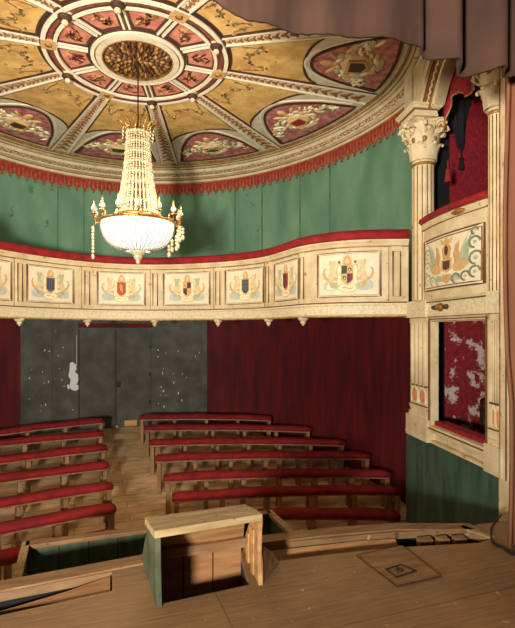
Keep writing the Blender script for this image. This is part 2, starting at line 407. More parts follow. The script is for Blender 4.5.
b = MB(); t = lo_at(118.5); b.grid(lo_at(121), lo_at(116.5), zpix(t, 387), zpix(t, 381), 1, 1, lo_patch_map, .03, .06, M['iron']); b.build('lock_plate', door)
for py in (345, 372, 400):
    b = MB(); t = lo_at(150); b.grid(lo_at(151), lo_at(149), zpix(t, py + 4), zpix(t, py), 1, 1, lo_patch_map, .03, .055, M['iron']); b.build('hinge', door)
b = MB(); b.grid(lo_at(78), lo_at(152), 1.55, 1.66, 8, 1, lo_patch_map, 0, .05, M['red_wall']); b.build('door_head', door)
b = MB()     # bare plaster scars on the grey boards
t0, t1 = lo_at(78), lo_at(66.5)
def scar(b, pts):
    P = []
    for x, y in pts:
        t = lo_at(x); P.append((t, zpix(t, y)))
    b.patch(P, lo_patch_map, .0, .004 + .0, M['white_scar'])
for pts in ([(70, 363), (72.5, 362), (76, 364.5), (76.6, 369), (75, 372), (78, 374.5), (78.4, 380), (76.8, 384), (79, 389), (75, 391), (71, 389.5), (69.6, 385), (70.8, 380), (68.4, 376), (69.6, 370)], [(66.8, 385), (69, 384.5), (70.2, 388), (68, 389.5)], [(77.6, 385), (79.4, 385), (79.8, 388), (78.5, 388.5)]): scar(b, pts)
for k in range(44):
    x = random.choice([rnd(23, 50), rnd(160, 200), rnd(58, 76), rnd(157, 166)]); y = rnd(345, 412); h = rnd(.5, 3.2); w = rnd(.25, .9)
    scar(b, [(x, y), (x + w, y + .3), (x + w * .8, y + h), (x - .2, y + h * .8)])
scar(b, [(76.5, 335), (76.8, 335), (77.0, 366), (76.6, 366)])
b.build('plaster_scar', wb)
for px in (52,):
    b = MB(); b.grid(lo_at(px + .4), lo_at(px - .4), pit_z(5.75), 1.7, 1, 3, lo_patch_map, 0, .015, M['door']); b.build('board_joint', wb)

# upper green wall behind the gallery
gw = wall_strip(-.30, PI + .30, 96, lambda v: 1.85, lambda v: 5.12, wall_up, M['green_wall']).build('wall_gallery')
structure(gw, 'green painted curved wall above the balcony', 'wall')
b = MB()
for px in (84, 58, 235, 262, 300, 330):
    t = min([i * .001 for i in range(0, 3141)], key=lambda q: abs(proj_x(*wall_up(q)) - px))
    b.grid(t - .004, t + .004, 1.86, 4.7, 1, 6, lambda t, z, o: ((wall_up(t)[0]) * (1 - o / 4.5), wall_up(t)[1] * (1 - o / 4.5), z), 0, .006, M['green_seam'])
b.build('wall_seam', gw)

# ------------------------------------------------------------------ balcony
balc = empty('balcony', (0, 2.78, 1.69))
tag(balc, 'curved cream balcony front with painted coats of arms and red padded rail', 'balcony')
zb0, zb1, zr = 1.685, 1.86, 2.74
NR = 150
def sweep_rail(prof, m, name, smooth=False, s0=-RLEN, s1=RLEN, closed=True):
    b = MB(); k = len(prof); vs = []
    for i in range(NR + 1):
        s = lerp(s0, s1, i / NR)
        vs += [railmap(s, z, o) for o, z in prof]
    fs = []
    for i in range(NR):
        for j in range(k):
            a = i * k + j; c = i * k + (j + 1) % k; fs.append((a, c, c + k, a + k))
    fs += [tuple(range(k)), tuple(range(NR * k, NR * k + k))[::-1]]
    b.add(vs, fs, m, smooth); return b
sweep_rail([(-.06, zb1 - .02), (0, zb1 - .02), (0, zr + .02), (-.06, zr + .02)], M['cream'], '').build('parapet', balc)
sweep_rail([(-.10, zr), (.035, zr - .03), (.06, zr), (.055, zr + .07), (.0, zr + .11), (-.07, zr + .10), (-.11, zr + .05)], M['velvet'], '', True).build('padded_rail', balc)
sweep_rail([(-.02, zr - .10), (.012, zr - .10), (.02, zr - .075), (.04, zr - .05), (.045, zr - .028), (-.02, zr - .028)], M['cream'], '').build('rail_moulding', balc)
sweep_rail([(0, zr - .125), (.008, zr - .125), (.008, zr - .108), (0, zr - .108)], M['gold'], '').build('gilt_line', balc)
sweep_rail([(-.05, zb0), (.03, zb0), (.05, zb0 + .02), (.035, zb0 + .03), (.03, zb1 - .03), (.05, zb1 - .025), (.05, zb1), (-.05, zb1)], M['cream_scroll'], '').build('cornice', balc)
sweep_rail([(0, zb1), (.04, zb1), (.035, zb1 + .018), (0, zb1 + .018)], M['brown_line'], '').build('base_line', balc)
sweep_rail([(.0, zb0 - .012), (.045, zb0 - .012), (.045, zb0 + .004), (0, zb0 + .004)], M['gold'], '').build('drip_mould', balc)
b = MB()                                          # the gallery floor, seen only from below
n = 80; vs = []
for i in range(n + 1):
    s = lerp(-RLEN, RLEN, i / n); p, q = railpt(s)
    t = lerp(PI + .12, -.12, i / n); w = wall_lo(t)
    vs += [(p[0], p[1], 1.70), (w[0] * 1.02, w[1] * 1.02, 1.78), (p[0], p[1], 1.80), (w[0] * 1.02, w[1] * 1.02, 1.86)]
fs = []
for i in range(n):
    a = 4 * i; c = a + 4; fs += [(a, c, c + 1, a + 1), (a + 2, a + 3, c + 3, c + 2), (a, a + 2, c + 2, c), (a + 1, c + 1, c + 3, a + 3)]
b.add(vs, fs, M['dark_brown']); b.build('gallery_floor', balc)

def mirror(pts): return [(-x, y) for x, y in pts]
def ellipse(cx, cy, rx, ry, n=12, rot=0):
    o = []
    for i in range(n):
        a = 2 * PI * i / n; x, y = rx * math.cos(a), ry * math.sin(a); o.append((cx + x * math.cos(rot) - y * math.sin(rot), cy + x * math.sin(rot) + y * math.cos(rot)))
    return o
def coat_of_arms(b, f, kind, sx=1.0, sy=1.0, grotesque=False):
    """painted arms centred at local (0,0), about .7 wide and .56 tall; f(x, y, off) places it"""
    g = lambda x, y, o: f(x * sx, y * sy, o)
    P = lambda pts, o, m: b.patch(pts, g, 0, o, M[m])
    for s in (1, -1):
        Q = (lambda pts: pts) if s == 1 else (lambda pts: mirror(pts)[::-1])
        if grotesque:
            P(Q(ellipse(.2, -.06, .12, .075, 12, .5)), .004, 'p_gold')
            P(Q([(.12, -.06), (.1, .06), (.13, .16), (.18, .2), (.17, .1), (.2, 0)]), .005, 'p_ochre')
            P(Q([(.19, -.02), (.23, .1), (.33, .26), (.31, .12), (.29, .02), (.26, -.06)]), .005, 'p_teal')
            P(Q([(.18, 0), (.21, .12), (.28, .24), (.25, .1), (.23, 0)]), .006, 'p_sage')
            for cx, cy, r in ((.36, .14, .06), (.37, -.03, .07), (.36, -.18, .06), (.25, -.21, .05), (.13, -.22, .05), (.36, .26, .035)):
                ring = ellipse(cx, cy, r, r, 12); b.stroke([(x, y) for x, y in ring[:10]], .022, g, 0, .005, M['p_teal'])
                P(Q(ellipse(cx, cy, r * .35, r * .35, 8)), .005, 'p_sage') if s == 1 else P(ellipse(-cx, cy, r * .35, r * .35, 8), .005, 'p_sage')
            if s == -1:
                for cx, cy, r in ((-.36, .14, .06), (-.37, -.03, .07), (-.36, -.18, .06), (-.25, -.21, .05), (-.13, -.22, .05)):
                    b.stroke(ellipse(cx, cy, r, r, 12)[:10], .022, g, 0, .005, M['p_teal'])
            continue
        P(Q([(.1, -.2), (.14, -.12), (.2, -.1), (.26, -.07), (.32, -.09), (.35, -.14), (.34, -.2), (.28, -.22), (.2, -.23)]), .003, 'p_blue')
        P(Q([(.12, -.12), (.2, -.1), (.25, -.14), (.22, -.19), (.14, -.2)]), .004, 'p_sage')
        # rampant supporter: body, neck and head, raised foreleg, hind legs, tail
        P(Q([(.15, .02), (.18, .07), (.24, .05), (.27, -.02), (.26, -.09), (.21, -.11), (.17, -.06)]), .005, 'p_beige')
        P(Q([(.17, .04), (.17, .12), (.14, .17), (.17, .2), (.22, .19), (.24, .12), (.24, .04)]), .0055, 'p_sage' if kind % 2 else 'p_beige')
        P(Q([(.21, .19), (.25, .21), (.25, .15), (.23, .1)]), .005, 'p_gold')
        P(Q([(.17, .05), (.1, .1), (.09, .07), (.16, 0)]), .005, 'p_beige')
        P(Q([(.18, -.03), (.12, -.05), (.12, -.08), (.19, -.08)]), .005, 'p_gold')
        P(Q([(.22, -.08), (.2, -.17), (.24, -.17), (.27, -.07)]), .005, 'p_ochre' if kind % 2 else 'p_gold')
        P(Q([(.26, -.05), (.31, -.02), (.33, .05), (.3, .1), (.34, .09), (.36, .02), (.33, -.06), (.27, -.09)]), .005, 'p_gold' if kind % 3 else 'p_sage')
        P(Q([(.085, .12), (.13, .14), (.145, .06), (.13, -.04), (.145, -.12), (.1, -.17), (.085, -.1), (.1, 0)]), .0052, 'p_ribbon')
        b.stroke(Q([(.085, .12), (.13, .14), (.145, .06), (.13, -.04), (.145, -.12), (.1, -.17)]), .01, g, 0, .006, M['p_gold'])
    if grotesque:
        P([(-.05, .02), (-.07, .14), (-.03, .2), (.03, .2), (.07, .14), (.05, .02)], .006, 'p_ochre')
        P(ellipse(0, .12, .028, .06, 10), .008, 'p_dark'); P([(-.07, .2), (-.1, .27), (-.04, .24), (0, .28), (.04, .24), (.1, .27), (.07, .2)], .006, 'p_gold')
        P([(-.085, .02), (.085, .02), (.08, -.1), (0, -.14), (-.08, -.1)], .007, 'p_gold'); P([(-.055, .0), (.055, .0), (.05, -.09), (0, -.11), (-.05, -.09)], .009, 'p_dark')
        P([(-.06, -.16), (.06, -.16), (.08, -.22), (0, -.27), (-.08, -.22)], .006, 'p_ochre'); P([(-.18, -.18), (-.06, -.2), (-.05, -.24), (-.2, -.24)], .005, 'p_teal'); P([(.18, -.18), (.06, -.2), (.05, -.24), (.2, -.24)], .005, 'p_teal')
        return
    # crest, ribbon
    P([(-.055, .13), (-.06, .2), (-.03, .25), (0, .27), (.03, .25), (.06, .2), (.055, .13)], .0055, 'p_gold')
    P(ellipse(0, .18, .03, .04, 10), .007, 'p_beige'); b.stroke([(-.06, .15), (0, .14), (.06, .15)], .016, g, 0, .008, M['p_ochre'])
    P([(-.13, -.15), (-.06, -.13), (0, -.15), (.06, -.13), (.13, -.15), (.12, -.21), (.07, -.24), (0, -.25), (-.07, -.24), (-.12, -.21)], .0055, 'p_ribbon')
    b.stroke([(-.13, -.15), (-.06, -.13), (0, -.15), (.06, -.13), (.13, -.15), (.12, -.21), (.07, -.24), (0, -.25), (-.07, -.24), (-.12, -.21)], .009, g, 0, .007, M['p_gold'], True)
    b.stroke([(-.08, -.19), (-.03, -.18), (.03, -.2), (.08, -.185)], .012, g, 0, .007, M['p_ochre'])
    w, h, d = .075, .12, -.1
    S = lambda pts, o, m: P([(x * w, y) for x, y in pts], o, m)
    sh = [(-1.12, h + .01), (1.12, h + .01), (1.12, d + .03), (.6, d - .02), (0, d - .04), (-.6, d - .02), (-1.12, d + .03)]
    S(sh, .0075, 'p_gold')
    inn = [(-1, h), (1, h), (1, d + .03), (.5, d - .01), (0, d - .025), (-.5, d - .01), (-1, d + .03)]
    base = ['p_red', 'p_gold', 'p_navy', 'p_crimson', 'p_dark', 'p_slate'][kind]
    S(inn, .009, base)
    if kind == 0:
        P([(-.03, .08), (-.01, .1), (.01, .07), (.035, .06), (.02, .02), (.035, -.03), (.01, -.08), (-.01, -.02), (-.03, -.06), (-.025, 0), (-.04, .04)], .0105, 'p_orange')
    if kind == 1:
        S([(0, h), (1, h), (1, .01), (0, .01)], .0105, 'p_dark'); S([(-1, .01), (0, .01), (0, d - .02), (-.5, d - .01), (-1, d + .03)], .0105, 'p_dark')
        P(ellipse(-.037, .06, .02, .03, 8), .0115, 'p_ochre'); P(ellipse(.037, -.04, .02, .03, 8), .0115, 'p_ochre')
    if kind == 2:
        for x in (-.6, 0, .6): S([(x - .14, h - .01), (x + .14, h - .01), (x + .14, d + .02), (x - .14, d + .02)], .0105, 'p_slate')
        for y in (.07, .0, -.06): S([(-.9, y), (.9, y), (.9, y - .012), (-.9, y - .012)], .011, 'p_slate')
    if kind == 3:
        S([(-1, h), (0, h), (0, d - .02), (-.5, d - .01), (-1, d + .03)], .0105, 'p_navy')
    if kind == 4:
        S([(-1, h), (0, h), (0, .01), (-1, .01)], .0105, 'p_green'); S([(0, h), (1, h), (1, .01), (0, .01)], .0105, 'p_gold')
        S([(-1, .01), (0, .01), (0, d - .02), (-.5, d - .01), (-1, d + .03)], .0105, 'p_gold'); S([(0, .01), (.5, .01), (.5, d - .01), (0, d - .02)], .0105, 'p_navy'); S([(.5, .01), (1, .01), (1, d + .03), (.5, d - .01)], .0105, 'p_crimson')
        P(ellipse(.037, .065, .026, .026, 8), .0115, 'p_dark'); P(ellipse(.034, .06, .014, .014, 8), .0125, 'p_beige'); P(ellipse(-.037, -.045, .026, .026, 8), .0115, 'p_dark'); P(ellipse(-.034, -.05, .014, .014, 8), .0125, 'p_beige')
        b.stroke([(-.08, .12), (-.13, .17), (-.1, .2)], .012, g, 0, .008, M['p_gold']); P(ellipse(.11, .17, .02, .02, 8), .008, 'p_red'); P(ellipse(-.11, .17, .02, .02, 8), .008, 'p_red')
    if kind == 5:
        for x in (-.62, 0, .62): S([(x - .2, h - .012), (x + .2, h - .012), (x + .2, d + .02), (x - .2, d + .02)], .0105, 'p_navy')

pan = [(0, .86, 0), (1.237, .93, 1), (-1.297, .875, 5), (2.463, .89, 2), (-2.463, .89, 2), (3.63, .80, 3), (-3.63, .80, 0), (4.868, .89, 4), (-4.868, .89, 1)]
names = {0: 'red shield', 1: 'dark and gold quartered shield', 5: 'dark striped shield', 2: 'slate grid shield', 3: 'blue and red shield', 4: 'four-coloured quartered shield'}
for s0, w, kind in pan:
    z0, z1 = 1.955, 2.56; c = (z0 + z1) / 2
    b = MB(); b.grid(s0 - w / 2, s0 + w / 2, z0, z1, 14, 1, railmap, 0, .004, M['cream_pale'])
    nseg = 14
    rect = [(lerp(s0 - w / 2, s0 + w / 2, i / nseg), z0) for i in range(nseg + 1)] + [(lerp(s0 + w / 2, s0 - w / 2, i / nseg), z1) for i in range(nseg + 1)]
    b.stroke(rect, .012, railmap, 0, .008, M['brown_line'], True)
    inset = [(lerp(s0 - w / 2 + .02, s0 + w / 2 - .02, i / nseg), z0 + .02) for i in range(nseg + 1)] + [(lerp(s0 + w / 2 - .02, s0 - w / 2 + .02, i / nseg), z1 - .02) for i in range(nseg + 1)]
    b.stroke(inset, .007, railmap, 0, .006, M['gold'], True)
    pn = b.build('painted_panel', balc)
    pn['label'] = 'framed pale panel painted with a ' + names[kind]
    b = MB(); coat_of_arms(b, lambda x, y, o, s0=s0, c=c: railmap(s0 + x, c + y, .004 + o), kind, 1.0, .98)
    b.build('coat_of_arms', pn)
for s0 in (.62, 1.875, 3.03, 4.13, 5.52):
    for sg in (1, -1):
        s = s0 * sg; b = MB(); hw = .065 if s0 < 5 else .07
        b.grid(s - hw, s + hw, zb1 + .04, zr - .12, 2, 1, railmap, 0, .02, M['cream'])
        b.stroke([(s - hw + .022, zb1 + .09), (s + hw - .022, zb1 + .09), (s + hw - .022, zr - .19), (s - hw + .022, zr - .19)], .012, railmap, 0, .026, M['brown_line'], True)
        b.stroke([(s - hw - .03, zb1 + .02), (s - hw - .03, zr - .12)], .01, railmap, 0, .006, M['gold'])
        b.build('panel_strip', balc)
        if s0 < 5:
            b = MB(); p = railmap(s - .02 * sg, zb0, -.02)
            b.lathe([(.0, -.125), (.018, -.115), (.022, -.10), (.04, -.085), (.045, -.07), (.03, -.06), (.055, -.05), (.075, -.03), (.08, -.005), (.08, .0), (0, 0)], p, M['cream'], 12); b.build('pendant_boss', balc)

# ------------------------------------------------------------------ cornice and fringe at the top of the green wall
T0, T1 = -.56, PI + .56
def cornmap(lam, z):
    def f(t):
        a, c = wall_up(t), ceil_e(t); return (lerp(a[0], c[0], lam), lerp(a[1], c[1], lam), z)
    return f
def cornice_strip(prof, m, name, parent, n=110, smooth=False):
    b = MB(); k = len(prof); vs = []
    for i in range(n + 1):
        t = lerp(T0, T1, i / n)
        for lam, z in prof: vs.append(cornmap(lam, z)(t))
    fs = []
    for i in range(n):
        for j in range(k):
            a = i * k + j; c = i * k + (j + 1) % k; fs.append((a, c, c + k, a + k))
    b.add(vs, fs, m, smooth); return b.build(name, parent)
cor = cornice_strip([(-.02, 4.86), (.10, 4.86), (.12, 4.88), (.12, 4.91), (.34, 4.93), (.36, 5.2), (-.02, 5.2)], M['cream'], 'trim_1', None)
structure(cor, 'cream and gilt moulded cornice between ceiling and green wall', 'cornice')
cornice_strip([(.13, 4.905), (.17, 4.912), (.17, 4.92), (.13, 4.915)], M['gold'], 'gilt_fillet', cor)
cornice_strip([(.36, 4.95), (.58, 4.985), (.58, 5.2), (.36, 5.2)], M['frieze'], 'scroll_frieze', cor)
cornice_strip([(.58, 4.97), (.63, 4.965), (.66, 4.99), (.66, 5.03), (.80, 5.04), (.82, 5.06), (.94, 5.07), (.94, 5.2), (.58, 5.2)], M['cream'], 'upper_moulding', cor)
cornice_strip([(.665, 5.027), (.68, 5.022), (.68, 5.035), (.665, 5.035)], M['brown_line'], 'dark_fillet', cor)
cornice_strip([(.96, 5.055), (.98, 5.05), (.995, 5.06), (.995, 5.12), (.96, 5.12)], M['gold'], 'bead_moulding', cor)
cornice_strip([(.81, 5.045), (.83, 5.045), (.83, 5.06), (.81, 5.06)], M['brown_line'], 'dark_fillet', cor)
# scalloped pelmet
fr = empty('pelmet', (0, 4.95, 4.6)); tag(fr, 'red scalloped pelmet with gold tips around the top of the green wall', 'pelmet')
b = MB(); bg = MB(); per = 0; ts = [lerp(-.22, PI + .22, i / 4000) for i in range(4001)]; cum = [0]
for a, c in zip(ts, ts[1:]): cum.append(cum[-1] + math.dist(wall_up(a), wall_up(c)))
def t_at(s):
    import bisect
    i = min(max(bisect.bisect(cum, s) - 1, 0), 3999); return lerp(ts[i], ts[i + 1], (s - cum[i]) / (cum[i + 1] - cum[i]))
def fmap(s, z, off):
    t = t_at(s); x, y = wall_up(t); k = 1 - (off + .03) / math.hypot(x, y); return (x * k, y * k, z)
NT = int(cum[-1] / .175); w = cum[-1] / NT
for i in range(NT):
    s = (i + .5) * w
    b.patch([(s - w / 2, 4.86), (s - w / 2, 4.70), (s - w * .45, 4.665), (s - w * .15, 4.615), (s, 4.595), (s + w * .15, 4.615), (s + w * .45, 4.665), (s + w / 2, 4.70), (s + w / 2, 4.86)], fmap, 0, .015, M['fringe_red'])
    bg.stroke([(s - w / 2, 4.70), (s - w * .43, 4.66), (s - w * .15, 4.61), (s, 4.59), (s + w * .15, 4.61), (s + w * .43, 4.66), (s + w / 2, 4.70)], .016, fmap, .0, .02, M['fringe_gold'])
    bg.patch([(s - .02, 4.66), (s, 4.63), (s + .02, 4.66), (s, 4.80)], fmap, .012, .022, M['fringe_gold'])
    bg.patch([(s - w / 2 - .012, 4.73), (s - w / 2, 4.69), (s - w / 2 + .012, 4.73), (s - w / 2, 4.85)], fmap, .012, .022, M['fringe_gold'])
    bg.patch([(s - .014, 4.59), (s - .018, 4.56), (s + .018, 4.56), (s + .014, 4.59)], fmap, .0, .018, M['fringe_red'])
bg.grid(0, cum[-1], 4.835, 4.86, 300, 1, fmap, .012, .024, M['fringe_gold'])
b.build('scalloped_cloth', fr); bg.build('gold_braid', fr)

# ------------------------------------------------------------------ ceiling
MR = (1.15, 1.28, 1.22)     # medallion half axes
def medal(t, k): return ell(t, MR[0] * k, MR[1] * k, MR[2] * k)
def cpos(t, w):             # w=0 medallion rim, w=1 ceiling edge
    a, c = medal(t, 1), ceil_e(t); return (lerp(a[0], c[0], w), lerp(a[1], c[1], w))
b = MB(); n = 72
vs = [(*ceil_e(2 * PI * i / n), ZC) for i in range(n)]; vs2 = [(*wall_up(2 * PI * i / n), ZC + .08) for i in range(n)]
b.add(vs + [(0, 0, ZC)], [(i, (i + 1) % n, n) for i in range(n)], M['rib_grey'])
b.add([(x * 1.4, y * 1.4, ZC + .1) for x, y in [wall_up(2 * PI * i / n) for i in range(n)]] + [(0, 0, ZC + .1)], [(i, (i + 1) % n, n) for i in range(n)], M['rib_grey'])
ce = b.build('ceiling', fix=False); structure(ce, 'painted oval theatre ceiling with radiating ribs, yellow canvas and heraldic lunettes', 'ceiling')
D18 = PI / 10
def sector_map(k):
    tk = PI / 2 + 2 * D18 * k
    def f(q, w, off):
        hw = lerp(.10, .20, w); p0, p1 = cpos(tk - .01, w), cpos(tk + .01, w); sp = math.dist(p0, p1) / .02
        x, y = cpos(tk - q * (D18 - hw / sp), w); return (x, y, ZC - off)
    return f
def wy(q): return .60 - .16 * math.sqrt(max(0, 1 - q * q * .97))
def wl(q, a=.9, top=.48, bot=.955):
    return bot - (bot - top) * max(0, 1 - (abs(q) / a) ** 2.3) ** .55
qs = [-1 + 2 * i / 16 for i in range(17)]
sector_col = ['p_green', 'p_dark', 'p_dark', 'p_crimson', 'p_crimson', 'p_navy', 'p_green', 'p_dark', 'p_crimson', 'p_dark']
for k in range(10):
    f = sector_map(k)
    # yellow canvas of the sector
    b = MB(); rows = 6; vs = []
    for j in range(rows + 1):
        for q in qs: vs.append(f(q, lerp(.03, wy(q), j / rows), .004))
    fs = [(j * 17 + i, j * 17 + i + 1, j * 17 + i + 18, j * 17 + i + 17) for j in range(rows) for i in range(16)]
    b.add(vs, fs, M['canvas_yellow'])
    loop = [(q, .03) for q in qs] + [(1, lerp(.03, wy(1), i / 6)) for i in range(1, 6)] + [(q, wy(q)) for q in qs[::-1]] + [(-1, lerp(wy(-1), .03, i / 6)) for i in range(1, 6)]
    # border drawn in metric space
    def metric_stroke(bb, loop2, width, o0, o1, m, closed=True, f=f):
        pts = [f(q, w, 0)[:2] for q, w in loop2]
        bb.stroke(pts, width, lambda x, y, o: (x, y, ZC - o), o0, o1, m, closed)
    metric_stroke(b, loop, .036, 0, .012, M['dark_brown'])
    sec = b.build('canvas_sector', ce)
    b = MB()      # garland painted on the canvas
    for sg in (1, -1):
        gl = [(sg * lerp(.82, .12, i / 8), .10 + .05 * math.sin(i / 8 * PI * 2.2) + .10 * math.sin(i / 8 * PI)) for i in range(9)]
        metric_stroke(b, gl, .013, .004, .012, M['olive'], False)
        for q, w in gl:
            x, y, _ = f(q, w, 0)
            for _i in range(2): b.patch(ellipse(x + rnd(-.05, .05), y + rnd(-.05, .05), rnd(.015, .035), rnd(.010, .02), 7, rnd(0, 3)), lambda x, y, o: (x, y, ZC - o), .004, .014, M[random.choice(['olive', 'p_ochre'])])
    b.build('garland', sec)
    # lunette
    b = MB(); ql = [-.9 + 1.8 * i / 20 for i in range(21)]; vs = []
    for j in range(5):
        for q in ql: vs.append(f(q, lerp(.955, wl(q), j / 4), .006))
    b.add(vs, [(j * 21 + i, j * 21 + i + 1, j * 21 + i + 22, j * 21 + i + 21) for j in range(4) for i in range(20)], M['lunette_pink'])
    lp = [(q, wl(q)) for q in ql] + [(q, .955) for q in ql[::-1][1:-1]]
    metric_stroke(b, lp, .038, 0, .02, M['dark_brown'])
    lp2 = [(q, .96 - (wl(0) * 0 + (.96 - wl(q / .9 * .9, .9, .435)))) for q in ql]
    metric_stroke(b, [(q * 1.06, max(.42, wl(q) - .035)) for q in ql], .035, 0, .014, M['rib_white'], False)
    lu = b.build('lunette', ce)
    # carved and gilded cartouche in the lunette
    b = MB(); cx, cy, _ = f(0, .74, 0); tk = PI / 2 + 2 * D18 * k
    p0, p1 = f(-.01, .74, 0), f(.01, .74, 0); ex = Vector((p1[0] - p0[0], p1[1] - p0[1], 0)).normalized()
    p0, p1 = f(0, .74, 0), f(0, .73, 0); ey = Vector((p1[0] - p0[0], p1[1] - p0[1], 0)).normalized(); ez = Vector((0, 0, -1))
    ctr = Vector((cx, cy, ZC - .006)); wloc = math.dist(f(-.9, .9, 0)[:2], f(.9, .9, 0)[:2]) / 2
    def lump(x, y, rx, ry, rot, m, h=.03):
        x *= 1.08; y *= 1.2; rx *= 1.25; ry *= 1.3
        a = ex * math.cos(rot) + ey * math.sin(rot); c = -ex * math.sin(rot) + ey * math.cos(rot)
        b.ball(ctr + ex * x + ey * y, (rx, ry, h), m, 8, 4, (a, c, ez))
    for i in range(20):
        a = 2 * PI * i / 20; r = .23 + .035 * (i % 2); lump(r * 1.15 * math.cos(a), r * .95 * math.sin(a), .07, .032, a + rnd(.4, 1.9), M[['p_ribbon', 'p_gold', 'p_beige', 'p_sage'][i % 4]], .028)
    for sg in (1, -1):
        for i in range(20):
            u_ = i / 19; lump(sg * lerp(.28, wloc * .74, u_), lerp(.12, -.10, u_) + rnd(-.13, .09), rnd(.05, .09), rnd(.015, .03), rnd(-1.2, 1.2), M[random.choice(['p_beige', 'p_ribbon', 'p_gold', 'p_sage', 'olive', 'p_ribbon'])], .02)
        lump(sg * .16, .28, .09, .028, sg * .7, M['p_gold'], .025)
    lump(0, .33, .06, .09, 0, M['p_gold'], .03); lump(0, -.27, .15, .045, 0, M['p_sage'], .025)
    lump(0, 0, .22, .19, 0, M['p_beige'], .03)
    cg = b.build('cartouche', lu)
    b = MB(); sq = [(-.13, .12), (.13, .12), (.14, -.08), (0, -.14), (-.14, -.08)]
    b.patch(sq, lambda x, y, o: tuple(ctr + ex * x + ey * y + ez * o), .02, .05, M[sector_col[k]])
    b.stroke(sq, .025, lambda x, y, o: tuple(ctr + ex * x + ey * y + ez * o), .02, .056, M['p_gold'], True)
    if k == 9: b.patch([(-.13, .03), (0, .09), (.13, .03), (.13, -.02), (0, .04), (-.13, -.02)], lambda x, y, o: tuple(ctr + ex * x + ey * y + ez * o), .04, .054, M['p_sage'])
    b.build('shield', lu)
    # rib between this sector and the next
    tr = tk + D18; A = Vector((*cpos(tr, 0), ZC)); B = Vector((*cpos(tr, .985), ZC)); dr = (B - A).normalized(); sd = Vector((-dr.y, dr.x, 0)); Ln = (B - A).length
    def rmap(x, y, o, A=A, dr=dr, sd=sd): return tuple(A + dr * x + sd * y - Vector((0, 0, o)))
    b = MB()
    hw = lambda x: lerp(.085, .175, x / Ln)
    xs = [Ln * i / 12 for i in range(13)]
    b.patch([(x, hw(x)) for x in xs] + [(x, -hw(x)) for x in xs[::-1]], rmap, 0, .012, M['rib_grey'])
    for sg in (1, -1):
        b.patch([(x, sg * hw(x)) for x in xs] + [(x, sg * hw(x) * .78) for x in xs[::-1]], rmap, 0, .03, M['rib_white'])
        b.stroke([(x, sg * hw(x) * 1.03) for x in xs], .012, rmap, 0, .02, M['brown_line'])
    rib = b.build('rib', ce)
    b = MB(); x = .1
    while x < Ln - .12:
        g = x / Ln; r = lerp(.035, .125, g ** 1.2)
        p = Vector(rmap(x, rnd(-.012, .012), .014)); a0_ = (dr + sd * rnd(-.5, .5)).normalized(); b.ball(p, (r * .8, r * .45, .02), M['gilt_brown'], 7, 4, (a0_, Vector((-a0_.y, a0_.x, 0)), Vector((0, 0, -1))))
        for sg in (1, -1):
            q = Vector(rmap(x + r * .6, sg * r * .6, .014)); a = (dr + sd * sg * rnd(.6, 1.4)).normalized(); b.ball(q, (r * .62, r * .26, .016), M['gilt_brown'], 6, 4, (a, Vector((-a.y, a.x, 0)), Vector((0, 0, -1))))
        x += r * 1.9
    b.build('gilded_scroll', rib)
    # boss or plaque where the rib meets the medallion
    p = Vector((*medal(tr, .95), ZC))
    kk = k % 10
    knob = min(abs((math.degrees(tr) - a + 180) % 360 - 180) for a in (36, 72, 144, -36, -144, -108)) < 5
    b = MB()
    if knob:
        b.lathe([(0, -.15), (.025, -.145), (.04, -.125), (.03, -.10), (.055, -.085), (.075, -.065), (.07, -.045), (.05, -.04), (.09, -.025), (.10, -.005), (.10, 0)], p, M['p_beige'], 16)
        b.lathe([(.03, -.103), (.06, -.09), (.08, -.07), (.078, -.05)], p, M['dark_brown'], 16)
        b.lathe([(.09, -.03), (.125, -.02), (.125, 0)], p, M['maroon'], 16)
        b.build('turned_boss', ce)
    else:
        e = Vector((math.cos(tr), math.sin(tr), 0)); q = Vector((-e.y, e.x, 0))
        b.add([p + e * x + q * y - Vector((0, 0, o)) for o in (.0, .05) for x, y in ((-.09, -.10), (.09, -.10), (.09, .10), (-.09, .10))], [(4, 5, 6, 7), (0, 1, 5, 4), (1, 2, 6, 5), (2, 3, 7, 6), (3, 0, 4, 7)], M['p_ochre'])
        b.ball(p - Vector((0, 0, .05)), (.05, .05, .02), M['gold'], 8, 4)
        b.build('gilt_plaque', ce)
# medallion
def mring(b, k0, k1, o, m, n=60):
    vs = []
    for i in range(n):
        t = 2 * PI * i / n
        for k, oo in ((k0, 0), (k0, o), (k1, o), (k1, 0)): x, y = medal(t, k); vs.append((x, y, ZC - oo))
    fs = []
    for i in range(n):
        for j in range(3): a = 4 * i + j; c = 4 * ((i + 1) % n) + j; fs.append((a, a + 1, c + 1, c))
    b.add(vs, fs, m)
b = MB()
mring(b, .985, 1.03, .05, M['rib_white']); mring(b, 1.03, 1.045, .03, M['dark_brown']); mring(b, .97, .985, .04, M['dark_brown'])
mring(b, .915, .97, .022, M['maroon']); mring(b, .905, .915, .035, M['dark_brown']); mring(b, .868, .905, .05, M['rib_white'])
ring = b.build('medallion_ring', ce)
b = MB(); mring(b, .52, .545, .03, M['dark_brown']); mring(b, .48, .52, .05, M['rib_white']); mring(b, .465, .48, .03, M['maroon']); mring(b, .40, .465, .055, M['rib_grey']); mring(b, .385, .40, .06, M['gold'])
b.build('inner_ring', ce)
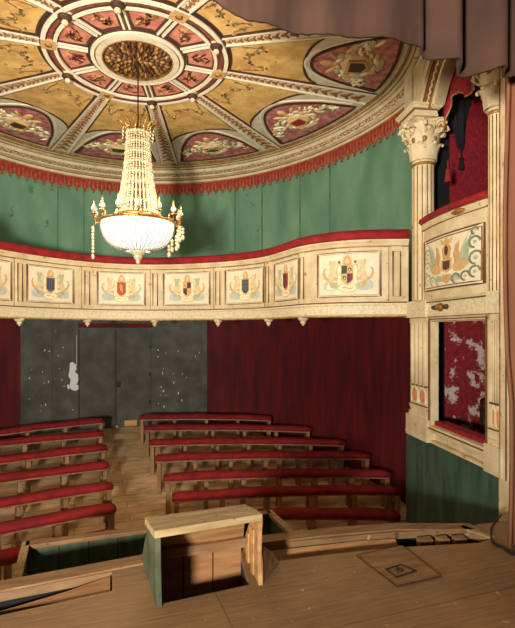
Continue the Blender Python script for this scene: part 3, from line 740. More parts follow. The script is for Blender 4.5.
for k in range(10):
    tk = PI / 2 + 2 * D18 * k
    mp = lambda q, r, o, tk=tk: (*medal(tk - q * (D18 - .075 / (r * 1.28)), r), ZC - o)
    b = MB(); b.grid(-1, 1, .56, .868, 8, 3, mp, 0, .006, M['pink'])
    lp = [(-1 + 2 * i / 8, .56) for i in range(9)] + [(1, .66), (1, .76)] + [(1 - 2 * i / 8, .86) for i in range(9)] + [(-1, .76), (-1, .66)]
    b.stroke([mp(q, r, 0)[:2] for q, r in lp], .026, lambda x, y, o: (x, y, ZC - o), 0, .02, M['dark_brown'], True)
    pp = b.build('pink_panel', ce)
    b = MB()
    for i in range(22):
        q, r = rnd(-.55, .55), rnd(.63, .80)
        if i < 3: q, r = 0, .66 + i * .05
        x, y, _ = mp(q, r, 0); b.patch(ellipse(x, y, rnd(.03, .06), rnd(.006, .014), 7, rnd(0, 3.1)), lambda x, y, o: (x, y, ZC - o), .005, .018, M[random.choice(['dark_brown', 'p_ochre', 'gold', 'maroon'])])
    b.build('painted_trophy', pp)
    tr = tk + D18; A = Vector((*medal(tr, .545), ZC)); B = Vector((*medal(tr, .868), ZC)); dr = (B - A).normalized(); sd = Vector((-dr.y, dr.x, 0)); Ln = (B - A).length
    b = MB(); rm = lambda x, y, o, A=A, dr=dr, sd=sd: tuple(A + dr * x + sd * y - Vector((0, 0, o)))
    for sg in (1, -1): b.stroke([(0, sg * .034), (Ln, sg * .034)], .026, rm, 0, .035, M['rib_white'])
    b.stroke([(0, 0), (Ln, 0)], .03, rm, 0, .015, M['brown_line']); b.build('spoke', ce)
b = MB()
mring(b, .0, .385, .02, M['rosette'])
for rr, nn, sz in ((.335, 34, .055), (.275, 26, .055), (.215, 20, .05), (.155, 15, .05), (.095, 10, .045), (.035, 4, .05)):
    for i in range(nn):
        x, y = medal(2 * PI * i / nn + rr * 9, rr); e = Vector((x, y, 0)).normalized(); b.ball((x, y, ZC - .02), (sz, sz * .5, .05), M['rosette'] if i % 3 else M['gold'], 7, 4, (e, Vector((-e.y, e.x, 0)), Vector((0, 0, 1))))
b.build('carved_rosette', ce)

# ------------------------------------------------------------------ chandelier
ch = empty('chandelier', (0, 0, 2.37)); tag(ch, 'lit crystal chandelier with glowing white bowl hanging from the ceiling rosette', 'chandelier')
b = MB(); b.tube([(0, 0, 4.2), (0, 0, 5.08)], .008, M['iron'], 6)
for i in range(24): b.ball((0, 0, 4.28 + i * .032), (.012, .012, .018), M['iron'], 6, 4)
b.build('chain', ch)
b = MB(); b.lathe([(.0, 4.22), (.03, 4.22), (.05, 4.16), (.13, 4.13), (.15, 4.10), (.14, 4.08), (.0, 4.08)], (0, 0, 0), M['gilt'], 20)
for i in range(16):
    a = 2 * PI * i / 16; e = Vector((math.cos(a), math.sin(a), 0)); o = 1 if i % 2 else .7
    b.tube([e * .13 + Vector((0, 0, 4.10)), e * .17 + Vector((0, 0, 4.17)), e * (.20 + .04 * o) + Vector((0, 0, 4.17 + .10 * o)), e * (.25 + .03 * o) + Vector((0, 0, 4.15 + .11 * o))], [.012, .014, .01, .004], M['gilt'], 5)
b.build('crown', ch)
for i in range(12):
    a = 2 * PI * (i + .5) / 12; e = Vector((math.cos(a), math.sin(a), 0)); b = MB()
    for j in range(3): b.ball(e * .2 + Vector((0, 0, 4.13 - j * .05)), (.01, .01, .02), M['crystal'], 6, 4)
    b.build('crown_drop', ch)
NS = 28
for i in range(NS):
    a = 2 * PI * i / NS; b = MB(); nb = 34
    for j in range(nb):
        u_ = j / (nb - 1); r = .145 + .03 * u_ + .115 * u_ ** 2; z = lerp(4.09, 2.99, u_)
        rr = .013 if j % 4 else .019
        b.ball((r * math.cos(a), r * math.sin(a), z), (rr, rr, rr * 1.15), M['crystal'], 6, 4)
    b.build('bead_strand', ch)
DZ = -.13
b = MB(); b.lathe([(.475, 3.03), (.495, 3.03), (.505, 3.04), (.50, 3.055), (.485, 3.058), (.475, 3.05)], (0, 0, DZ), M['gilt'], 40); b.lathe([(.28, 3.10), (.31, 3.10), (.31, 3.14), (.28, 3.14), (.28, 3.10)], (0, 0, DZ), M['gilt'], 32)
for i in range(12):
    a = 2 * PI * i / 12; b.tube([(.29 * math.cos(a), .29 * math.sin(a), 3.11 + DZ), (.49 * math.cos(a), .49 * math.sin(a), 3.06 + DZ)], .008, M['gilt'], 5)
b.build('gilt_hoop', ch)
for i in range(14):
    a = 2 * PI * (i + .3) / 14; e = Vector((math.cos(a), math.sin(a), 0)); Z = lambda z: Vector((0, 0, z + DZ))
    b = MB(); b.tube([e * .50 + Z(3.06), e * .55 + Z(3.03), e * .56 + Z(3.07), e * .555 + Z(3.10)], .009, M['gilt'], 6)
    c = e * .555 + Vector((0, 0, DZ)); b.lathe([(.0, 3.10), (.035, 3.105), (.04, 3.115), (.012, 3.12), (.012, 3.14), (0, 3.14)], c, M['gilt'], 10)
    arm = b.build('candle_arm', ch)
    b = MB(); b.lathe([(.0, 3.135), (.02, 3.137), (.034, 3.155), (.036, 3.175), (.024, 3.198), (.01, 3.208), (0, 3.21)], c, M['bulb'], 10); b.build('bulb', arm)
    b = MB(); b.lathe([(.010, 3.205), (.016, 3.215), (.008, 3.235), (.014, 3.25), (0, 3.29)], c, M['gilt'], 8); b.build('finial', arm)
def bowl_r(u_, e=0): return (.47 + e) * math.sin(PI / 2 * u_) ** .72, 3.03 + DZ - (.365 + e) * math.cos(PI / 2 * u_) ** .9
b = MB(); b.lathe([(.0, 2.55), (.10, 2.55)] + [bowl_r(i / 12) for i in range(2, 13)], (0, 0, 0), M['bowl'], 72, ripple=.012, nr=36); b.build('lit_bowl', ch)
NBW = 36
for i in range(NBW):
    a = 2 * PI * i / NBW; b = MB()
    for j in range(16):
        r, z = bowl_r(lerp(.16, 1, j / 15), .008); b.ball((r * math.cos(a), r * math.sin(a), z), (.010, .010, .014), M['crystal_dim'], 5, 3)
    b.tube([(lambda r, z: (r * math.cos(a), r * math.sin(a), z))(*bowl_r(lerp(.16, 1, j / 15), .008)) for j in range(16)], .005, M['crystal_dim'], 4); b.build('bowl_strand', ch)
b = MB(); b.lathe([(0, 2.37), (.02, 2.375), (.03, 2.40), (.025, 2.42), (.05, 2.44), (.06, 2.47), (.055, 2.485), (.085, 2.50), (.10, 2.53), (.105, 2.55), (0, 2.56)], (0, 0, 0), M['crystal'], 16); b.build('bottom_finial', ch)
vdir = Vector((CP, -SP, 0))      # across the hall as seen from the stage
def drop(base, n, r, top=None):
    b = MB()
    if top is not None: b.tube([top, base], .006, M['gilt'], 5)
    for j in range(n): b.ball(base - Vector((0, 0, .03 + j * .045)), (r, r * .8, .024), M['crystal'], 6, 4)
    b.ball(base - Vector((0, 0, .05 + n * .045)), (r * 1.1, r, .04), M['crystal'], 6, 4)
    b.build('hanging_drop', ch)
drop(-vdir * .595 + Vector((0, 0, 2.88)), 8, .022, -vdir * .53 + Vector((0, 0, 2.92)))
for i, (r, z, n) in enumerate(((.56, 3.0, 3), (.53, 2.97, 4), (.50, 2.90, 3), (.60, 2.98, 2), (.45, 2.83, 2), (.40, 2.77, 2))):
    c = vdir * r; a = Vector((SP, CP, 0)) * (.05 * (i % 3 - 1)); drop(c + a + Vector((0, 0, z + DZ)), n, .024, vdir * .5 + Vector((0, 0, 2.92)) if r > .5 else None)

# ------------------------------------------------------------------ benches
def on_plane(px, py):
    k = .1225; a = (330 - py) / 500; q = (px - 257.5) / 500
    z0 = -2.42 + k * CAM[1]
    Y = z0 / (a - k * (-q * SP + CP)); X = q * Y
    return (CAM[0] + X * CP + Y * SP, CAM[1] - X * SP + Y * CP)
right = list(zip([(140, 415), (144.6, 425.5), (149, 440), (155.3, 455.5), (163.8, 474.5), (172, 494), (180, 515.5)], [(271, 416), (310, 427), (344, 440), (369, 453), (389, 471), (399, 487), (398, 511.5)]))
left = list(zip([(102, 418), (103, 431), (106, 444.5), (108, 462), (112, 482), (114.5, 504), (118.6, 530)], [(0, 430), (0, 441), (0, 458), (0, 476.5), (0, 501), (0, 526.5), (0, 556)]))
ords = ['nearest the back wall', 'second from the back wall', 'third from the back wall', 'fourth from the back wall', 'third from the stage', 'second from the stage', 'nearest the stage']
def bench(A, B, sag, label, group):
    A, B = Vector((*A, 0)), Vector((*B, 0)); L_ = (B - A).length; d = (B - A) / L_
    nn = Vector((-d.y, d.x, 0)); nn = nn if nn.y > 0 else -nn
    def P(s, off, dz):      # s 0..1 along the bench, off towards the back, dz below/above seat top
        q = A + (B - A) * s + nn * (sag * 4 * s * (1 - s) + off); return Vector((q.x, q.y, pit_z(q.y - off) + .63 + dz))
    def G(s, off):
        q = A + (B - A) * s + nn * (sag * 4 * s * (1 - s) + off); return pit_z(q.y)
    mid = P(.5, .0, 0); root = empty('bench', (mid.x, mid.y, G(.5, 0))); tag(root, label, 'bench', group)
    b = MB(); prof = [(-.105, -.085), (-.12, -.04), (-.095, .0), (0, .012), (.095, .0), (.12, -.04), (.105, -.085), (.07, -.092), (-.07, -.092)]
    n = 26; k = len(prof); vs = []
    for i in range(n + 1):
        s = i / n; e = .82 if i in (0, n) else 1
        wob = .006 * math.sin(s * 17 + A.y * 3)
        vs += [P(s, o * e, z * (1 if z < 0 else 1) + (wob if z > -.03 else 0) - (.015 if i in (0, n) and z > -.03 else 0)) for o, z in prof]
    fs = [(i * k + j, i * k + (j + 1) % k, (i + 1) * k + (j + 1) % k, (i + 1) * k + j) for i in range(n) for j in range(k)] + [tuple(range(k))[::-1], tuple(range(n * k, n * k + k))]
    b.add(vs, fs, M['bench_red'], True); b.build('cushion', root)
    b = MB(); vs = []
    for i in range(n + 1):
        s = lerp(.004, .996, i / n); vs += [P(s, o, z) for o, z in ((-.075, -.115), (-.075, -.088), (.075, -.088), (.075, -.115))]
    fs = [(i * 4 + j, i * 4 + (j + 1) % 4, (i + 1) * 4 + (j + 1) % 4, (i + 1) * 4 + j) for i in range(n) for j in range(4)] + [(3, 2, 1, 0), tuple(range(n * 4, n * 4 + 4))]
    b.add(vs, fs, M['bench_wood']); b.build('seat_board', root)
    nl = max(3, int(round(L_ / .66)) + 1)
    for i in range(nl):
        s = lerp(.018, .982, i / (nl - 1)); h = .032 / L_
        b = MB()
        def pl(o0, o1, z0, z1, top=True):
            vs = []
            for ss in (s - h, s + h):
                for o, z in ((o0, z0), (o1, z0), (o1, z1), (o0, z1)):
                    p = P(ss, o, -.116 if z is None else 0)
                    if z is not None: p.z = G(ss, o) + z
                    vs.append(p)
            b.add(vs, [(0, 1, 2, 3), (7, 6, 5, 4), (0, 4, 5, 1), (1, 5, 6, 2), (2, 6, 7, 3), (3, 7, 4, 0)], M['bench_wood'])
        pl(-.115, -.055, 0, None); pl(.065, .11, 0, None); pl(-.055, .065, .40, None)
        b.build('leg', root)
    return root
RB = []; LB = []
for i, ((p, q)) in enumerate(right):
    A, B = on_plane(*p), on_plane(*q)
    bench(A, B, .10, 'red padded bench right of the aisle, ' + ords[i], 'benches right of the aisle')
for i, ((p, q)) in enumerate(left):
    A, C_ = on_plane(*p), on_plane(*q); d = ((C_[0] - A[0]), (C_[1] - A[1])); l = math.hypot(*d)
    Lr = math.dist(on_plane(*right[i][0]), on_plane(*right[i][1])); k = Lr / l
    bench((A[0] + d[0] * k, A[1] + d[1] * k - .05 * k), A, .10, 'red padded bench left of the aisle, ' + ords[i], 'benches left of the aisle')

# ------------------------------------------------------------------ proscenium box on the right
A0 = Vector((3.47, -1.13, 0)); DW = Vector((-.2135, -.977, 0)).normalized(); NWL = Vector((DW.y, -DW.x, 0))
if NWL.x > 0: NWL = -NWL
def W(s, z, off): return tuple(A0 + DW * s + NWL * off + Vector((0, 0, z)))
def ws(px, off=0):
    lo, hi = -1.5, 3.2
    for _ in range(50):
        m = (lo + hi) / 2; p = A0 + DW * m + NWL * off
        if proj_x(p.x, p.y) < px: lo = m
        else: hi = m
    return lo
def wz(s, py, off=0):
    p = A0 + DW * s + NWL * off; Y = (p.x - CAM[0]) * SP + (p.y - CAM[1]) * CP; return EYE + (330 - py) / 500 * Y
def wp(px, py, off=0): s = ws(px, off); return s, wz(s, py, off)
bx = empty('theatre_box', tuple(A0 + DW * .9 + Vector((0, 0, -1.4)))); tag(bx, 'cream proscenium box with columns, arch and painted parapet right of the stalls', 'theatre box')
def wbox(b, s0, s1, z0, z1, o0, o1, m): b.grid(s0, s1, z0, z1, 1, 1, W, o0, o1, m)
sA, sB = ws(412, .045), ws(428, .045); sW0, sW1 = ws(434.5), ws(490); sC, sD = ws(493.5, .04), ws(502.5, .04)
zE0, zE1 = 1.69, 1.84        # entablature
zP = .13                     # plinth line
zW0, zW1 = wz(sW0, 425), wz(sW0, 322)
zS = 4.55                    # springing
# piers and wall round the two openings
cA, cB = ws(423.5, .03), ws(496.5, .03)
b = MB(); s_end = sD + .55
wbox(b, -.05, sW0 - .03, -2.0, zE1, -.07, -.02, M['cream']); wbox(b, sW1 + .03, s_end, -2.0, zE1, -.07, -.02, M['cream'])
wbox(b, -.05, cA + .02, zE1, 5.25, -.07, -.02, M['cream']); wbox(b, cB - .02, s_end, zE1, 5.25, -.07, -.02, M['cream'])
wbox(b, sW0 - .03, sW1 + .03, -2.0, zW0 - .03, -.07, -.02, M['cream']); wbox(b, sW0 - .03, sW1 + .03, zW1 + .03, zE1, -.07, -.02, M['cream'])
b.build('wall_face', bx)
b = MB(); wbox(b, -.12, s_end, -2.0, zP, -.03, .03, M['green_dado']); b.build('dado', bx)
b = MB(); wbox(b, -.1, s_end, zP, zP + .035, -.02, .05, M['cream']); b.build('dado_ledge', bx)
# inside of the box
b = MB()
q0 = Vector(W(-.02, 0, -.1)); outr = Vector((.98, -.2, 0)).normalized()
def ins(a, z, o): p = q0 + outr * a + Vector((.2, .98, 0)).normalized() * o; return (p.x, p.y, z)
b.grid(0, 1.7, 0, 1.70, 1, 1, ins, 0, .05, M['red_peel']); b.build('lower_lining', bx)
b = MB(); b.grid(0, 1.7, 1.72, 5.0, 1, 1, ins, 0, .05, M['red_damask']); b.build('upper_lining', bx)
b = MB()
p1 = Vector(ins(1.7, 0, 0)); p2 = p1 + DW * 2.6; b.quadbox([p1, p2, p2 + outr * .05, p1 + outr * .05], 0, 5.0, M['red_damask']); 
p3 = Vector(W(sD + .1, 0, -.12)); b.quadbox([p3, p3 + outr * 1.7, p3 + outr * 1.7 + DW * .05, p3 + DW * .05], 0, 5.0, M['red_damask']); b.build('outer_lining', bx)
b = MB()
fl = [Vector(W(-.02, 0, -.1)), Vector(W(sD + .1, 0, -.1)), Vector(W(sD + .1, 0, -.1)) + outr * 1.7, q0 + outr * 1.7]
pass
for z0_, z1_, nm_ in ((-.02, .02, 'box_floor'), (1.70, 1.76, 'box_floor'), (5.0, 5.06, 'box_ceiling')):
    b = MB(); b.quadbox(fl, z0_, z1_, M['dark_brown']); b.build(nm_, bx)
def ia(px):
    lo, hi = -.3, 3
    for _ in range(40):
        m = (lo + hi) / 2; p = ins(m, 0, 0)
        if proj_x(p[0], p[1]) < px: lo = m
        else: hi = m
    return lo
def iz(a, py): p = ins(a, 0, 0); Y = (p[0] - CAM[0]) * SP + (p[1] - CAM[1]) * CP; return EYE + (330 - py) / 500 * Y
b = MB(); b.grid(ia(436), ia(444), .05, 1.68, 1, 1, ins, -.015, 0, M['black']); b.build('lower_doorway_dark', bx)  # flat black panel on the lining stands in for the doorway's darkness
b = MB(); b.grid(ia(430), ia(449), 1.78, iz(ia(440), 112), 1, 1, ins, -.015, 0, M['black']); b.build('upper_doorway_dark', bx)  # same black panel above, painting the unlit doorway onto the wall
# entablature
b = MB(); e1 = sD + .25
wbox(b, -.06, e1, zE0, zE1, -.02, .06, M['cream_scroll']); wbox(b, -.06, e1, zE0 - .03, zE0, -.02, .075, M['cream']); wbox(b, -.06, e1, zE1, zE1 + .03, -.02, .085, M['cream'])
wbox(b, -.06, e1, zE1 - .012, zE1, -.02, .08, M['brown_line']); wbox(b, -.06, e1, zE0 - .035, zE0 - .028, -.02, .08, M['brown_line'])
wbox(b, sA - .03, sB + .03, zE0 - .03, zE1 + .03, .05, .10, M['cream_scroll']); wbox(b, sC - .03, sD + .03, zE0 - .03, zE1 + .03, .05, .10, M['cream_scroll'])
en = b.build('entablature', bx)
b = MB(); m_ = ws(446); zc_ = (zE0 + zE1) / 2
for dx in (-.13, 0, .13): b.ball(W(m_ + dx, zc_, .065), (.05, .05, .03) if dx else (.065, .065, .05), M['gold'] if dx == 0 else M['dark_brown'], 8, 5)
b.ball(W(m_, zc_, .09), .03, M['p_orange'], 8, 5); b.build('gilt_ornament', en)
# lower pilasters
def lower_pilaster(s0, s1):
    b = MB(); zb = zP + .045
    wbox(b, s0, s1, .58, zE0 - .03, -.02, .045, M['cream'])
    n = 4; w = (s1 - s0)
    for i in range(n):
        c = s0 + w * (i + .5) / n; b.tube([W(c, .80, .045), W(c, zE0 - .1, .045)], w * .10, M['cream'], 8)
        if i: cc = s0 + w * i / n; wbox(b, cc - .008, cc + .008, .80, zE0 - .1, .04, .05, M['brown_line'])
    wbox(b, s0 - .015, s1 + .015, zE0 - .1, zE0 - .03, -.02, .07, M['cream'])
    p = b.build('pilaster', bx)
    b = MB(); wbox(b, s0 - .01, s1 + .01, .55, .80, -.02, .06, M['cream'])
    c = (s0 + s1) / 2
    for dx in (-w * .24, w * .24):
        b.patch(ellipse(c + dx, .67, w * .17, .085, 12), W, .05, .066, M['p_orange'])
        b.stroke([(c + dx - w * .2, .58), (c + dx - w * .2, .72), (c + dx, .785), (c + dx + w * .2, .72), (c + dx + w * .2, .58)], .014, W, .05, .07, M['cream_pale'])
    wbox(b, s0 - .012, s1 + .012, .79, .805, -.02, .08, M['brown_line'])
    for z0, z1, o in ((.50, .55, .068), (.455, .50, .058), (.40, .455, .078)): wbox(b, s0 - o * .35, s1 + o * .35, z0, z1, -.02, o, M['cream'])
    wbox(b, s0 - .03, s1 + .03, .548, .556, -.02, .085, M['brown_line'])
    b.build('pilaster_base', p)
    b = MB(); wbox(b, s0 - .07, s1 + .07, zP + .0, .40, -.02, .10, M['cream']); b.build('plinth', p)
lower_pilaster(sA, sB); lower_pilaster(sC, sD)
# lower opening frame
b = MB(); fw = .075
for o, f0, f1, m in ((.05, 0, fw, M['cream']), (.065, fw * .35, fw * .5, M['brown_line'])):
    wbox(b, sW0 - f1 + .0, sW0 - f0, zW0 - f1, zW1 + f1, -.05, o, m); wbox(b, sW1 + f0, sW1 + f1, zW0 - f1, zW1 + f1, -.05, o, m)
    wbox(b, sW0 - f1, sW1 + f1, zW1 + f0, zW1 + f1, -.05, o, m); wbox(b, sW0 - f1, sW1 + f1, zW0 - f1, zW0 - f0, -.05, o + .02, m)
wbox(b, sW0 - .012, sW0 - .004, zW0, zW1, .04, .055, M['gold']); wbox(b, sW1 + .004, sW1 + .012, zW0, zW1, .04, .055, M['gold']); wbox(b, sW0, sW1, zW1 + .004, zW1 + .012, .04, .055, M['gold'])
b.build('opening_frame', bx)
b = MB(); wbox(b, sW0, sW1, zW0 - .02, zW0 + .05, -.14, .0, M['velvet']); b.build('sill_cushion', bx)
# upper parapet (bows out) with painted panel
sP0, sP1 = ws(419), ws(491)
def bow(s): u_ = (s - sP0) / (sP1 - sP0); return .03 + .09 * math.sin(PI * max(0, min(1, u_))) 
def WB(s, z, off): return W(s, z, bow(s) + off)
b = MB(); b.grid(sP0, sP1, zE1 + .02, 2.72, 16, 1, WB, -.08, 0, M['cream']); b.build('parapet', bx)
b = MB(); b.grid(sP0 - .01, sP1, 2.72, 2.80, 16, 1, WB, -.10, .03, M['cream']); b.grid(sP0 - .01, sP1, 2.715, 2.73, 16, 1, WB, 0, .02, M['gold']); b.grid(sP0 - .01, sP1, 2.79, 2.80, 16, 1, WB, 0, .035, M['brown_line'])
b.ball(WB(ws(470), 2.75, .04), (.05, .12, .03), M['gold'], 8, 5, (Vector(NWL), Vector(DW), Vector((0, 0, 1)))); b.build('rail_moulding', bx)
b = MB(); k = 16; prof = [(-.13, 2.80), (.04, 2.80), (.06, 2.825), (.05, 2.865), (0, 2.885), (-.09, 2.88), (-.13, 2.85)]; vs = []
for i in range(k + 1):
    s = lerp(sP0 - .02, sP1, i / k); vs += [WB(s, z, o) for o, z in prof]
n = len(prof); b.add(vs, [(i * n + j, i * n + (j + 1) % n, (i + 1) * n + (j + 1) % n, (i + 1) * n + j) for i in range(k) for j in range(n)] + [tuple(range(n)), tuple(range(k * n, k * n + n))[::-1]], M['velvet'], True); b.build('padded_rail', bx)
s0, s1 = ws(424.5, .09), ws(480, .09); z0, z1 = wz(s0, 292, .1), wz(s0, 243, .1)
b = MB(); b.grid(s0, s1, z0, z1, 12, 1, WB, 0, .006, M['cream_pale'])
rect = [(lerp(s0, s1, i / 12), z0) for i in range(13)] + [(lerp(s1, s0, i / 12), z1) for i in range(13)]
b.stroke(rect, .018, WB, 0, .010, M['brown_line'], True)
ins_ = [(lerp(s0 + .03, s1 - .03, i / 12), z0 + .03) for i in range(13)] + [(lerp(s1 - .03, s0 + .03, i / 12), z1 - .03) for i in range(13)]
b.stroke(ins_, .014, WB, 0, .012, M['gold'], True)
pn = b.build('painted_panel', bx)
b = MB(); coat_of_arms(b, lambda x, y, o: WB((s0 + s1) / 2 + x, (z0 + z1) / 2 + y, .006 + o), 0, (s1 - s0) / .92, (z1 - z0) / .64, True); b.build('grotesque_ornament', pn)
# upper columns
def column(c, r, zb, zt, name='column', rear=True):
    base = Vector(W(c, 0, .03)); b = MB()
    b.lathe([(r, zb), (r * .98, zt)], base, M['cream'], 48, ripple=.045, nr=12)
    for z in (zt - .03, zt + .0): b.lathe([(r, z), (r * 1.14, z + .01), (r * 1.14, z + .03), (r, z + .04)], base, M['gold'] if z < zt - .01 else M['cream'], 24)
    for i in range(12):
        a = 2 * PI * (i + .5) / 12
        b.tube([(base.x + r * .955 * math.cos(a), base.y + r * .955 * math.sin(a), zb), (base.x + r * .945 * math.cos(a), base.y + r * .945 * math.sin(a), zt - .04)], .008, M['gold'], 4)
    col = b.build(name, bx)
    b = MB(); H = .50; z0 = zt + .03
    b.lathe([(r * .95, z0), (r * .98, z0 + .25 * H), (r * 1.15, z0 + .6 * H), (r * 1.5, z0 + .86 * H), (r * 1.55, z0 + .9 * H)], base, M['cream'], 24)
    def leaf(a, zb_, h, wd, out, m):
        e = Vector((math.cos(a), math.sin(a), 0)); t = Vector((-e.y, e.x, 0)); vs = []
        prf = [(0, 0, 1), (.02, .35, 1.1), (.05, .65, 1.0), (.12, .88, .8), (.2, .98, .55), (.24, .9, .35), (.22, .8, .1)]
        for o_, zz, ww in prf:
            for y in (-1, -.5, 0, .5, 1):
                bump_ = .02 * (1 - abs(y)) + (.012 if abs(y) == .5 else 0)
                vs.append(base + e * (r * 1.0 + o_ * out + bump_ + .01) + t * (wd * ww * y) + Vector((0, 0, zb_ + zz * h)))
        fs = [(i * 5 + j, i * 5 + j + 1, i * 5 + j + 6, i * 5 + j + 5) for i in range(6) for j in range(4)]
        b.add(vs, fs, m, True)
    for i in range(8): leaf(2 * PI * i / 8, z0, .40 * H, .075, .35, M['cream'])
    for i in range(8): leaf(2 * PI * (i + .5) / 8, z0 + .05, .66 * H, .075, .50, M['cream'])
    for i in range(8):
        a = 2 * PI * (i + .25) / 8; e = Vector((math.cos(a), math.sin(a), 0)); R_ = r * 1.45 + (.06 if i % 2 == 0 else .02)
        c0 = base + e * R_ + Vector((0, 0, z0 + .74 * H)); t = Vector((-e.y, e.x, 0))
        sp = []
        for j in range(22):
            q = j / 21 * 4.2 * PI; rr = .09 * (1 - j / 24); sp.append(c0 + e * rr * math.cos(q) + Vector((0, 0, rr * math.sin(q))) + t * .02 * j / 21)
        b.tube(sp, [.024 * (1 - j / 34) for j in range(22)], M['cream'], 6); b.ball(c0 + t * .02, .026, M['gold'], 6, 4)
        b.ball(base + e * r * 1.3 + Vector((0, 0, z0 + .5 * H)), (.035, .035, .05), M['gold'], 6, 4)
    for z_, hh, k in ((z0 + .88 * H, .04, 1.75), (z0 + .94 * H, .04, 1.95)):
        pts = []
        for q in range(4):
            for j in range(5):
                a = PI / 4 + q * PI / 2 + math.atan2(DW.y, DW.x); a2 = a + PI / 2; x = j / 5
                p = Vector((math.cos(a), math.sin(a), 0)) * (1 - x) + Vector((math.cos(a2), math.sin(a2), 0)) * x; p *= (1 - .12 * math.sin(PI * x)) * r * k
                pts.append((base.x + p.x, base.y + p.y))
        b.quadbox(pts, z_, z_ + hh, M['cream'])
    b.build('capital', col)
    return col, z0 + H
zcap0 = wz(cA, 161, .03)
c1, zt1 = column(cA, .128, 1.87, zcap0 - .05)
c2, zt2 = column(cB, .072, 1.87, zcap0 - .05)
for c, r, cl in ((cA, .245, c1), (cB, .17, c2)):
    b = MB()
    for z, h, k in ((zt1 - .005, .03, .92), (zt1 + .025, .06, .84), (zt1 + .085, .03, .98), (zt1 + .115, .03, 1.05)):
        b.grid(c - r * k, c + r * k, z, z + h, 1, 1, W, -.05, .03 + r * k, M['cream'])
    b.grid(c - r * .86, c + r * .86, zt1 + .07, zt1 + .083, 1, 1, W, -.05, .04 + r * .86, M['brown_line'])
    b.build('impost_block', cl)
# arch
zsp = zt1 + .08; si0, si1 = ws(439), ws(488); am = (si0 + si1) / 2; ri = (si1 - si0) / 2
def amap(k, off, a):   # k=0 intrados, k=1 extrados
    return W(am - (ri + .50 * k) * math.cos(a), zsp + (.42 + .50 * k) * math.sin(a) ** 2, off)
def arch_band(k0, k1, o0, o1, m, name, parent):
    b = MB(); n = 32; vs = []
    for i in range(n + 1):
        a = PI * i / n
        for r, o in ((k0, o0), (k0, o1), (k1, o1), (k1, o0)): vs.append(amap(r, o, a))
    fs = [(4 * i + j, 4 * i + (j + 1) % 4, 4 * i + 4 + (j + 1) % 4, 4 * i + 4 + j) for i in range(n) for j in range(4)]
    b.add(vs, fs, m); return b.build(name, parent)
ar = arch_band(0, 1, -.07, .06, M['cream'], 'arch', bx)
arch_band(.22, .54, .05, .075, M['maroon'], 'arch_band', ar)
arch_band(.18, .22, .05, .085, M['gold'], 'gilt_fillet', ar); arch_band(.54, .58, .05, .085, M['gold'], 'gilt_fillet', ar)
arch_band(.0, .10, -.07, .08, M['cream'], 'inner_roll', ar); arch_band(.78, 1.0, -.07, .10, M['cream'], 'outer_roll', ar); arch_band(.70, .73, .05, .075, M['brown_line'], 'dark_fillet', ar)
b = MB()
for i in range(1, 30):
    a = PI * i / 30
    for sg in (-.25, .25):
        p = Vector(amap(.38, .076, a + sg * .12)); t = (Vector(amap(.38, .08, a + .05)) - Vector(amap(.38, .08, a - .05))).normalized(); q = t.cross(NWL)
        ax = (t + q * (1.2 if sg > 0 else -1.2)).normalized(); b.ball(p, (.05, .018, .010), M['p_beige'], 6, 4, (ax, ax.cross(NWL), NWL))
b.build('leaf_ornament', ar)
b = MB(); n = 32; vs = []   # spandrel wall over the arch
for i in range(n + 1):
    a = PI * i / n
    for o in (-.02, -.07):
        p = amap(.9, o, a); vs += [p, (p[0], p[1], 5.35)]
fs = [(4 * i, 4 * i + 1, 4 * i + 5, 4 * i + 4) for i in range(n)] + [(4 * i + 2, 4 * i + 6, 4 * i + 7, 4 * i + 3) for i in range(n)]
b.add(vs, fs, M['cream']); wbox(b, -.30, 0, zsp, 5.35, -.07, -.02, M['cream']); b.build('spandrel', bx)
b = MB(); wbox(b, sD + .02, sD + .16, -.9, 5.2, -.02, .09, M['cream']); wbox(b, sD + .035, sD + .045, zP, 5.2, .08, .1, M['gold']); wbox(b, sD + .13, sD + .14, zP, 5.2, .08, .1, M['brown_line'])
b.build('corner_moulding', bx)

# box drapes
vl = empty('box_valance', W(am, 3.6, -.2)); tag(vl, 'red scalloped valance with tassels hanging inside the arch of the box', 'curtain')
b = MB(); bt = MB()
NV = 40; vs = []; lowp = []
so0, so1 = si0 - .06, si1 + .06
for i in range(NV + 1):
    u_ = i / NV; s = lerp(so0, so1, u_); cosv = (am - s) / (ri + .02); top = zsp + .43 * max(0, 1 - cosv * cosv)
    pv = Vector(W(s, 0, -.11)); px = proj_x(pv.x, pv.y)
    low = wz(s, interp([(437, 150), (441, 162), (443, 141), (447, 120), (451, 101), (455, 94), (459, 91), (463, 93), (467, 97), (470, 94), (476, 80), (483, 88), (487, 112), (490, 118)], px), -.11)
    o = -.11 + .02 * math.sin(u_ * 46)
    vs += [W(s, low, o), W(s, (low + top) / 2, o * .9 - .01), W(s, max(top, low + .05), -.10)]; lowp.append(W(s, low, o + .005))
fs = [(3 * i + j, 3 * i + 3 + j, 3 * i + 4 + j, 3 * i + 1 + j) for i in range(NV) for j in range(2)]
b.add(vs, fs, M['velvet'], True); vo = b.build('swag', vl); sm = vo.modifiers.new('thick', 'SOLIDIFY'); sm.thickness = .015
b = MB(); b.tube(lowp, .012, M['gold'], 6); b.build('gold_edge', vl)
for u_ in (.06, .97):
    s = lerp(so0, so1, u_); b = MB(); p = Vector(W(s, wz(s, 160 if u_ < .5 else 110, -.11), -.11)); b.tube([p, p - Vector((0, 0, .12))], .008, M['velvet'], 6); b.ball(p - Vector((0, 0, .13)), .03, M['velvet'], 8, 5); b.lathe([(.022, -.14), (.034, -.20), (.038, -.26), (0, -.26)], p, M['velvet'], 10); b.build('tassel', vl)
